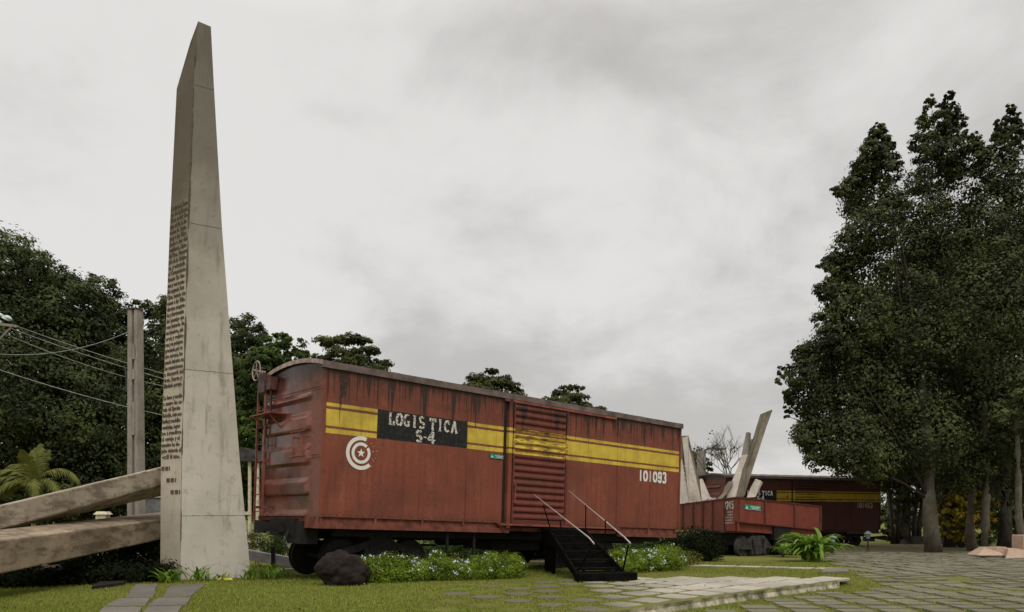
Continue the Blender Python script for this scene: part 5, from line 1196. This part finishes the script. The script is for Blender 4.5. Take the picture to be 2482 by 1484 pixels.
# ------------------------------------------------------------------ planting
def bush(name, label, spec, nleaf, leaf, mat, cat='shrub', per=24, clump=.45, seed=1, group=None, flowers=0, stems=True, aspect=.5, fmat=None, flat=1.0):
    """spec: (X, Y, z above ground, rx, ry, rz) in metres"""
    rg = np.random.default_rng(seed); b = Vector((spec[0][0], spec[0][1], gz(spec[0][0], spec[0][1]))); root = empty(name, b, label=label, cat=cat, group=group)
    bl = [(X - b.x, Y - b.y, gz(X, Y) - b.z + z, rx, ry, rz) for X, Y, z, rx, ry, rz in spec]
    C, Nn = blob_leaves(bl, nleaf, clump, per, rng=rg, inner=.25, flat=flat); keep = C[:, 2] > -.05; C, Nn = C[keep], Nn[keep]
    link('foliage', leaf_mesh('foliage', C, Nn, leaf * rg.uniform(.6, 1.4, len(C)), aspect, rng=rg), mat, root)
    if stems:
        mb = MB(); rn = random.Random(seed)
        for q in bl:
            for _ in range(3): mb.tube([(q[0] + rn.uniform(-.1,.1), q[1], 0), (q[0] + rn.uniform(-q[3], q[3]) * .6, q[1] + rn.uniform(-q[4], q[4]) * .5, q[2] + q[5] * .5)], [.012, .005], 4)
        obj('stems', mb, M_barkd, root)
    if flowers:
        mb = MB(); rn = random.Random(seed + 1)
        for _ in range(flowers):
            q = rn.choice(bl); a = rn.uniform(math.pi * 1.0, math.pi * 2.0); el = rn.uniform(-.2, 1.3)
            c = Vector((q[0] + q[3] * 1.05 * math.cos(a) * math.cos(el), q[1] + q[4] * 1.08 * math.sin(a) * math.cos(el), max(.05, q[2] + q[5] * 1.1 * math.sin(el))))
            for _k in range(rn.randint(1, 5)):
                cc = c + Vector((rn.gauss(0, .03), rn.gauss(0, .03), rn.gauss(0, .025))); n = Vector((rn.uniform(-.6, .6), -1, rn.uniform(0, 1))).normalized(); u = n.orthogonal().normalized(); w = n.cross(u); r_ = rn.uniform(.016, .028)
                vs = [cc] + [cc + (u * math.cos(2*math.pi*i/10) + w * math.sin(2*math.pi*i/10)) * (r_ if i % 2 == 0 else r_ * .45) + n * (.006 if i % 2 == 0 else 0) for i in range(10)]
                mb.add(vs, [(0, i + 1, (i + 1) % 10 + 1) for i in range(10)])
        obj('flowers', mb, fmat or M_flower, root)
    return root
def along(p0, p1, n, rx, ry, rz, z, rn):
    return [(p0[0] + (p1[0]-p0[0])*i/(n-1) + rn.uniform(-.08,.08), p0[1] + (p1[1]-p0[1])*i/(n-1) + rn.uniform(-.1,.1), z * rn.uniform(.7,1.2), rx*rn.uniform(.75,1.3), ry*rn.uniform(.8,1.15), rz*rn.uniform(.75,1.25)) for i in range(n)]
rn = random.Random(12)
# left flower bed: photo columns 850..1255, base row 1420..1408
a, b = gpt(880, 1416), gpt(1232, 1404)
bush('flower_bed', 'long green plumbago bed with pale blue flowers right of the black boulder', along((a.x, a.y + .45), (b.x, b.y + .55), 9, .34, .5, .30, .25, rn), 52000, .042, L_bed, 'flower bed', seed=51, flowers=60, per=20)
a, b = gpt(1492, 1392), gpt(1630, 1384)
bush('flower_bed', 'shorter plumbago bed with pale flowers right of the black stairs', along((a.x + .1, a.y + .4), (b.x, b.y + .5), 5, .36, .5, .34, .27, rn), 30000, .045, L_bed, 'flower bed', seed=52, flowers=36, per=20)
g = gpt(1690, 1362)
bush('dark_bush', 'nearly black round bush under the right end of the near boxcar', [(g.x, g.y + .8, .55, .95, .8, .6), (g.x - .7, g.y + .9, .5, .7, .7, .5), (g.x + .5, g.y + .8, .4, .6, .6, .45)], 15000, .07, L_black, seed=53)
g = gpt(1655, 1372)
bush('twiggy_shrub', 'thin brownish green twiggy shrub at the right tip of the shorter flower bed', [(g.x, g.y, .2, .35, .3, .25), (g.x + .3, g.y + .2, .2, .3, .3, .22)], 1500, .05, L_palm, seed=54)
# hedge behind the near boxcar
hs = along((-8.4, 22.6), (-3.2, 23.6), 11, .55, .5, .55, .55, rn)
bush('clipped_hedge', 'bright topped clipped hedge between the obelisk and the boxcar end', hs, 16000, .06, L_hedge, 'hedge', seed=55)
hs = along((-3.0, 27.2), (5.5, 29.5), 16, .6, .6, .45, .40, rn)
bush('dark_hedge', 'long dark green hedge seen beneath the near boxcar', hs, 26000, .08, L_hedge, 'hedge', seed=56)
hs = along((-10.3, 15.0), (-7.9, 17.0), 9, .5, .55, .20, .17, rn) + along((-12.5, 18.0), (-8.3, 19.5), 9, .6, .6, .7, .5, rn)  # black planting stands in for the beam's shadow; back row added behind
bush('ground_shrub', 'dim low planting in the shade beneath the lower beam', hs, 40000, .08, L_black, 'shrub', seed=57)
g = gpt(520, 1392); bush('small_shrub', 'small dark twiggy shrub at the foot of the obelisk front face', [(g.x + .05, g.y - .05, .14, .26, .14, .14), (g.x + .3, g.y - .02, .10, .2, .12, .10)], 900, .045, L_black, seed=58)
g = gpt(2420, 1330); bush('green_shrub', 'low green plants behind the pinkish masonry', [(g.x, g.y + 3, .4, .8, .5, .4), (g.x + 1.2, g.y + 3, .5, .6, .5, .5)], 2500, .14, L_hedge, seed=59)
g = gpt(2085, 1330)

def blade_plant(name, label, c, n, length, width, mat, spread=.12, droop=.8, up=.9, seed=1, cat='plant', group=None, face=None):
    rn = random.Random(seed); mb = MB(); root = empty(name, c, label=label, cat=cat, group=group)
    for i in range(n):
        a = rn.uniform(0, 2 * math.pi) if face is None else rn.gauss(face, 1.0); L_ = length * rn.uniform(.6, 1.1); e = rn.uniform(.25, 1.0) * up; d = Vector((math.cos(a), math.sin(a), 0)); s = Vector((-d.y, d.x, 0))
        o = Vector((rn.uniform(-spread, spread), rn.uniform(-spread, spread), 0)); pts = []; p = o.copy(); ang = math.pi/2 * (.45 + .5 * e); seg = 7; b = len(mb.v)
        for j in range(seg + 1):
            t = j / seg; w = width * (math.sin(math.pi * min(1, .12 + t * .88)) ** .7 if j < seg else 0.02) * .5
            mb.v += [tuple(p - s * w), tuple(p - Vector((0, 0, w * .35))), tuple(p + s * w)]
            p = p + (d * math.cos(ang) + Vector((0,0,1)) * math.sin(ang)) * L_ / seg; ang -= droop * 2.1 / seg * rn.uniform(.7, 1.2) * (1 + t)
        for j in range(seg):
            q = b + j * 3; mb.f += [(q, q+1, q+4, q+3), (q+1, q+2, q+5, q+4)]
        for q in range(b, len(mb.v)):
            v = mb.v[q]
            if v[2] < .02: mb.v[q] = (v[0], v[1], .02 + rn.uniform(0, .01))
    obj('leaves', mb, mat, root, smooth_=True); return root
g = gpt(1988, 1363); blade_plant('strap_leaf_plant', 'large arching strap leaved green plant at the right end of the open wagon', (g.x, g.y + .7, g.z), 130, 1.65, .15, L_strap, .26, .85, 1.22, seed=61)
g = gpt(1940, 1352); blade_plant('strap_leaf_plant', 'hanging broad green leaves below the open wagon left of the big plant', (g.x - .1, g.y + .9, g.z + .1), 16, 1.15, .17, L_strap, .3, .9, .9, seed=62)
GT = 'leafy tufts at the obelisk foot'
for i, (x, y, n, L_, lab) in enumerate(((408, 1412, 46, .42, 'leftmost grassy tuft at the obelisk foot'), (482, 1408, 34, .50, 'grassy tuft in front of the obelisk corner'), (350, 1400, 30, .35, 'low dark tuft left of the obelisk base'), (606, 1405, 26, .48, 'spiky tuft at the right corner of the obelisk'), (648, 1404, 34, .55, 'bright spiky tuft right of the obelisk base'), (675, 1398, 20, .4, 'farthest right small tuft beyond the obelisk base'), (540, 1404, 14, .22, 'tiny tuft beside the yellow fallen petals'))):
    g = gpt(x, y); blade_plant('grass_tuft', lab, g, n, L_, .045, L_strap, .18, .55, 1.05, seed=70 + i, group=GT)
g = gpt(2440, 1325); blade_plant('grass_tuft', 'bright narrow leaved tuft behind the masonry', (g.x, g.y + 2, g.z), 30, .9, .06, L_strap, .3, .6, 1, seed=80)
yf = MB(); g = gpt(540, 1408); rn = random.Random(6)
for i in range(7):
    p = g + Vector((rn.uniform(-.22, .25), rn.uniform(-.05, .05), .04 + (.12 if i == 0 else 0))); d = Vector((rn.uniform(-1, 1), rn.uniform(-.3, .3), rn.uniform(-.3, .6))).normalized() * .07; s = Vector((0, .2, 1)).normalized() * .018
    yf.add([p - d, p - s, p + d, p + s + Vector((0,.02,0))], [(0,1,2,3)])
tag(obj('fallen_petals', yf, M_yflow), 'yellow fallen petals on the grass before the obelisk', 'petals')
def palm():
    k = 23; b = Vector((px_x(82, k), k, gz(px_x(82, k), k))); root = empty('palm', b, label='young palm with arching yellow green fronds behind the upper beam', cat='palm')
    ht = at(0, 1178, k).z - b.z
    obj('trunk', MB().tube([(0,0,-.1), (0,0,ht*.5), (0,0,ht+.1)], [.09,.075,.05], 8), plain('yellow_palm_stem', (.36, .30, .10), .6), root)
    root.scale = (.92, .92, 1.0); rn = random.Random(5)
    def frond(az, L_, lift, droop, wl):
        mb = MB(); d = Vector((math.cos(az), math.sin(az), 0)); side = Vector((-d.y, d.x, 0)); p = Vector((0, 0, ht)); ang = lift; N_ = 26; pts = [p.copy()]
        for j in range(N_):
            t = j / N_; q = p + (d * math.cos(ang) + Vector((0,0,1)) * math.sin(ang)) * L_ / N_; ang -= droop / N_ * (.6 + t)
            tang = (q - p).normalized(); nrm = side.cross(tang)
            for sg in (-1, 1):
                for rep in range(2):
                    l_ = wl * math.sin(math.pi * (.12 + .85 * t)) * rn.uniform(.8, 1.1); dr = (side * sg * .8 + tang * .65 - Vector((0,0,1)) * rn.uniform(.15, .55)).normalized(); w = tang * .018
                    o = p + (q - p) * (rep * .5); m_ = o + dr * l_ * .55 + Vector((0,0,.02)); e_ = o + dr * l_ - Vector((0,0,l_*.18)); mb.add([o - w, o + w, m_ + w, m_ - w, e_], [(0,1,2,3), (3,2,4)])
            p = q; pts.append(p.copy())
        mb.tube(pts, [.022 * (1 - .8 * i / N_) + .004 for i in range(len(pts))], 5); obj('frond', mb, L_palm, root)
    for az, L_, li, dr, wl in ((0.1, 1.9, 1.0, 2.4, .5), (3.1, 1.9, 1.0, 2.4, .5), (3.6, 1.7, .7, 2.3, .5), (-.4, 1.6, .6, 2.2, .45), (2.7, 1.7, 1.2, 2.1, .45), (4.6, 1.2, 1.45, .8, .42), (1.6, 1.35, 1.5, .5, .42), (1.2, 1.25, 1.42, .7, .40), (5.3, 1.5, .6, 2.2, .45), (2.0, 1.3, 1.4, .6, .42), (4.0, 1.5, .5, 2.2, .45), (3.0, 1.4, .5, 2.0, .45)): frond(az, L_, li, dr, wl)
palm()

# ------------------------------------------------------------------ short grass on the lawn
def lawn():
    rg = np.random.default_rng(5); n = 330000
    Y = 10.3 + 16 * rg.random(n) ** 1.35; X = (rg.random(n) * 2 - 1) * .70 * Y
    u = (X - EDGE0[0]) * EDIR[0] + (Y - EDGE0[1]) * EDIR[1]; d = (X - EDGE0[0]) * EN[0] + (Y - EDGE0[1]) * EN[1]
    keep = np.ones(n, bool)
    q = -d; onT = (u > U0) & (u < U1 + .2) & (q > 0.0) & (q < 7.2) & (X > -1.4)
    iu = (U1 - .36 - u) / .765; iq = (q - .365) / .765; fu = np.abs(iu - np.round(iu)) * .765; fq = np.abs(iq - np.round(iq)) * .765
    cov = np.clip((X - .9) / 2.6 - np.maximum(0, q - 2.4) * .22, 0, 1); hs = .335 * (.66 + .34 * cov)
    keep &= ~(onT & (fu < hs) & (fq < hs) & (q < 6.5))
    low = (d > .42) & ((Y < 15.5) | (X > 2.9 + .3 * Y))
    j = (Y - 10) / .5; fy = np.abs(j - np.round(j)) * .5; i = (X - 1.1 - .02 * np.round(j)) / .72; fx = np.abs(i - np.round(i)) * .72
    keep &= ~(low & (fx < .27) & (fy < .18)); keep &= ~(low & (rg.random(n) < .35)); keep &= ~((d > -.1) & (d < .06) & (u < ELEN))
    keep &= ~((X > 3.4 + .3 * Y) & (Y > 15) & (rg.random(n) < np.clip((Y - 15) / 4, 0, .97)))
    # garden path stones
    for qd in pp:
        P_ = [gpt(*p) for p in qd]; ins = np.ones(n, bool)
        for a_ in range(4):
            p, r_ = P_[a_], P_[(a_+1) % 4]; ins &= ((r_.x - p.x) * (Y - p.y) - (r_.y - p.y) * (X - p.x)) > -.01
        keep &= ~ins
    X, Y = X[keep], Y[keep]; n = len(X); Z = ground_z(X, Y)
    u = (X - EDGE0[0]) * EDIR[0] + (Y - EDGE0[1]) * EDIR[1]; q = -((X - EDGE0[0]) * EN[0] + (Y - EDGE0[1]) * EN[1])
    t = np.clip(Y - 13, 0, 75); tz = -.024 * (t * t / (t + 2.)); m = (u > U0) & (u < U1) & (q > 0) & (q < 1.3); Z = np.where(m, tz + .006, Z)
    pat = np.array([mnoise.noise(Vector((float(a) * .9, float(b) * .9, 0))) for a, b in zip(X[::40], Y[::40])]); pat = np.repeat(pat, 40)[:n]
    h = rg.uniform(.014, .036, n) * (1 + 1.1 * np.clip(pat, -.5, 1)) * np.where(rg.random(n) < .03, 2.0, 1) * np.where(m & (X > 1.6), .5, 1); w = rg.uniform(.004, .009, n); a = rg.random(n) * 6.283; le = rg.normal(size=(n, 2)) * .014
    c, s = np.cos(a) * w, np.sin(a) * w
    V = np.empty((n, 3, 3)); V[:, 0] = np.stack([X - c, Y - s, Z - .006], 1); V[:, 1] = np.stack([X + c, Y + s, Z - .006], 1); V[:, 2] = np.stack([X + le[:, 0], Y + le[:, 1], Z + h], 1)
    t_ = Mt('grass_blades', .8, .15); r = t_.island(); nn = t_.noise(.55, 5, .6); n5 = t_.noise(5, 6, .7)
    c_ = t_.mix(r, (.10, .135, .015), (.28, .335, .050)); c_ = t_.mix(t_.math('MULTIPLY', t_.step(nn, .35, .7), .55), c_, (.20, .215, .04)); c_ = t_.mix(t_.math('MULTIPLY', t_.step(n5, .48, .7), .5), c_, (.22, .18, .07)); t_.color(c_)
    o = link('lawn_grass', mesh_np('lawn_grass', V.reshape(-1, 3), np.arange(n * 3).reshape(-1, 3)), t_.m); tag(o, 'short green lawn grass around the paving stones', 'grass', kind='stuff')
lawn()
def fallen_leaves():
    rg = np.random.default_rng(15); n = 600; Y = rg.uniform(11, 26, n); X = (rg.random(n) * 2 - 1) * .62 * Y; Z = ground_z(X, Y) + .045
    C = np.stack([X, Y, Z], 1); Nn = np.stack([rg.normal(size=n) * .3, rg.normal(size=n) * .3, np.ones(n)], 1)
    t_ = Mt('dry_leaves', .8); t_.color(t_.mix(t_.island(), (.30, .20, .06), (.14, .08, .03)))
    o = link('fallen_leaves', leaf_mesh('fallen_leaves', C, Nn, rg.uniform(.03, .07, n), .5, rng=rg), t_.m); tag(o, 'small dry leaves scattered over lawn and paving', 'fallen leaves', kind='stuff')
fallen_leaves()
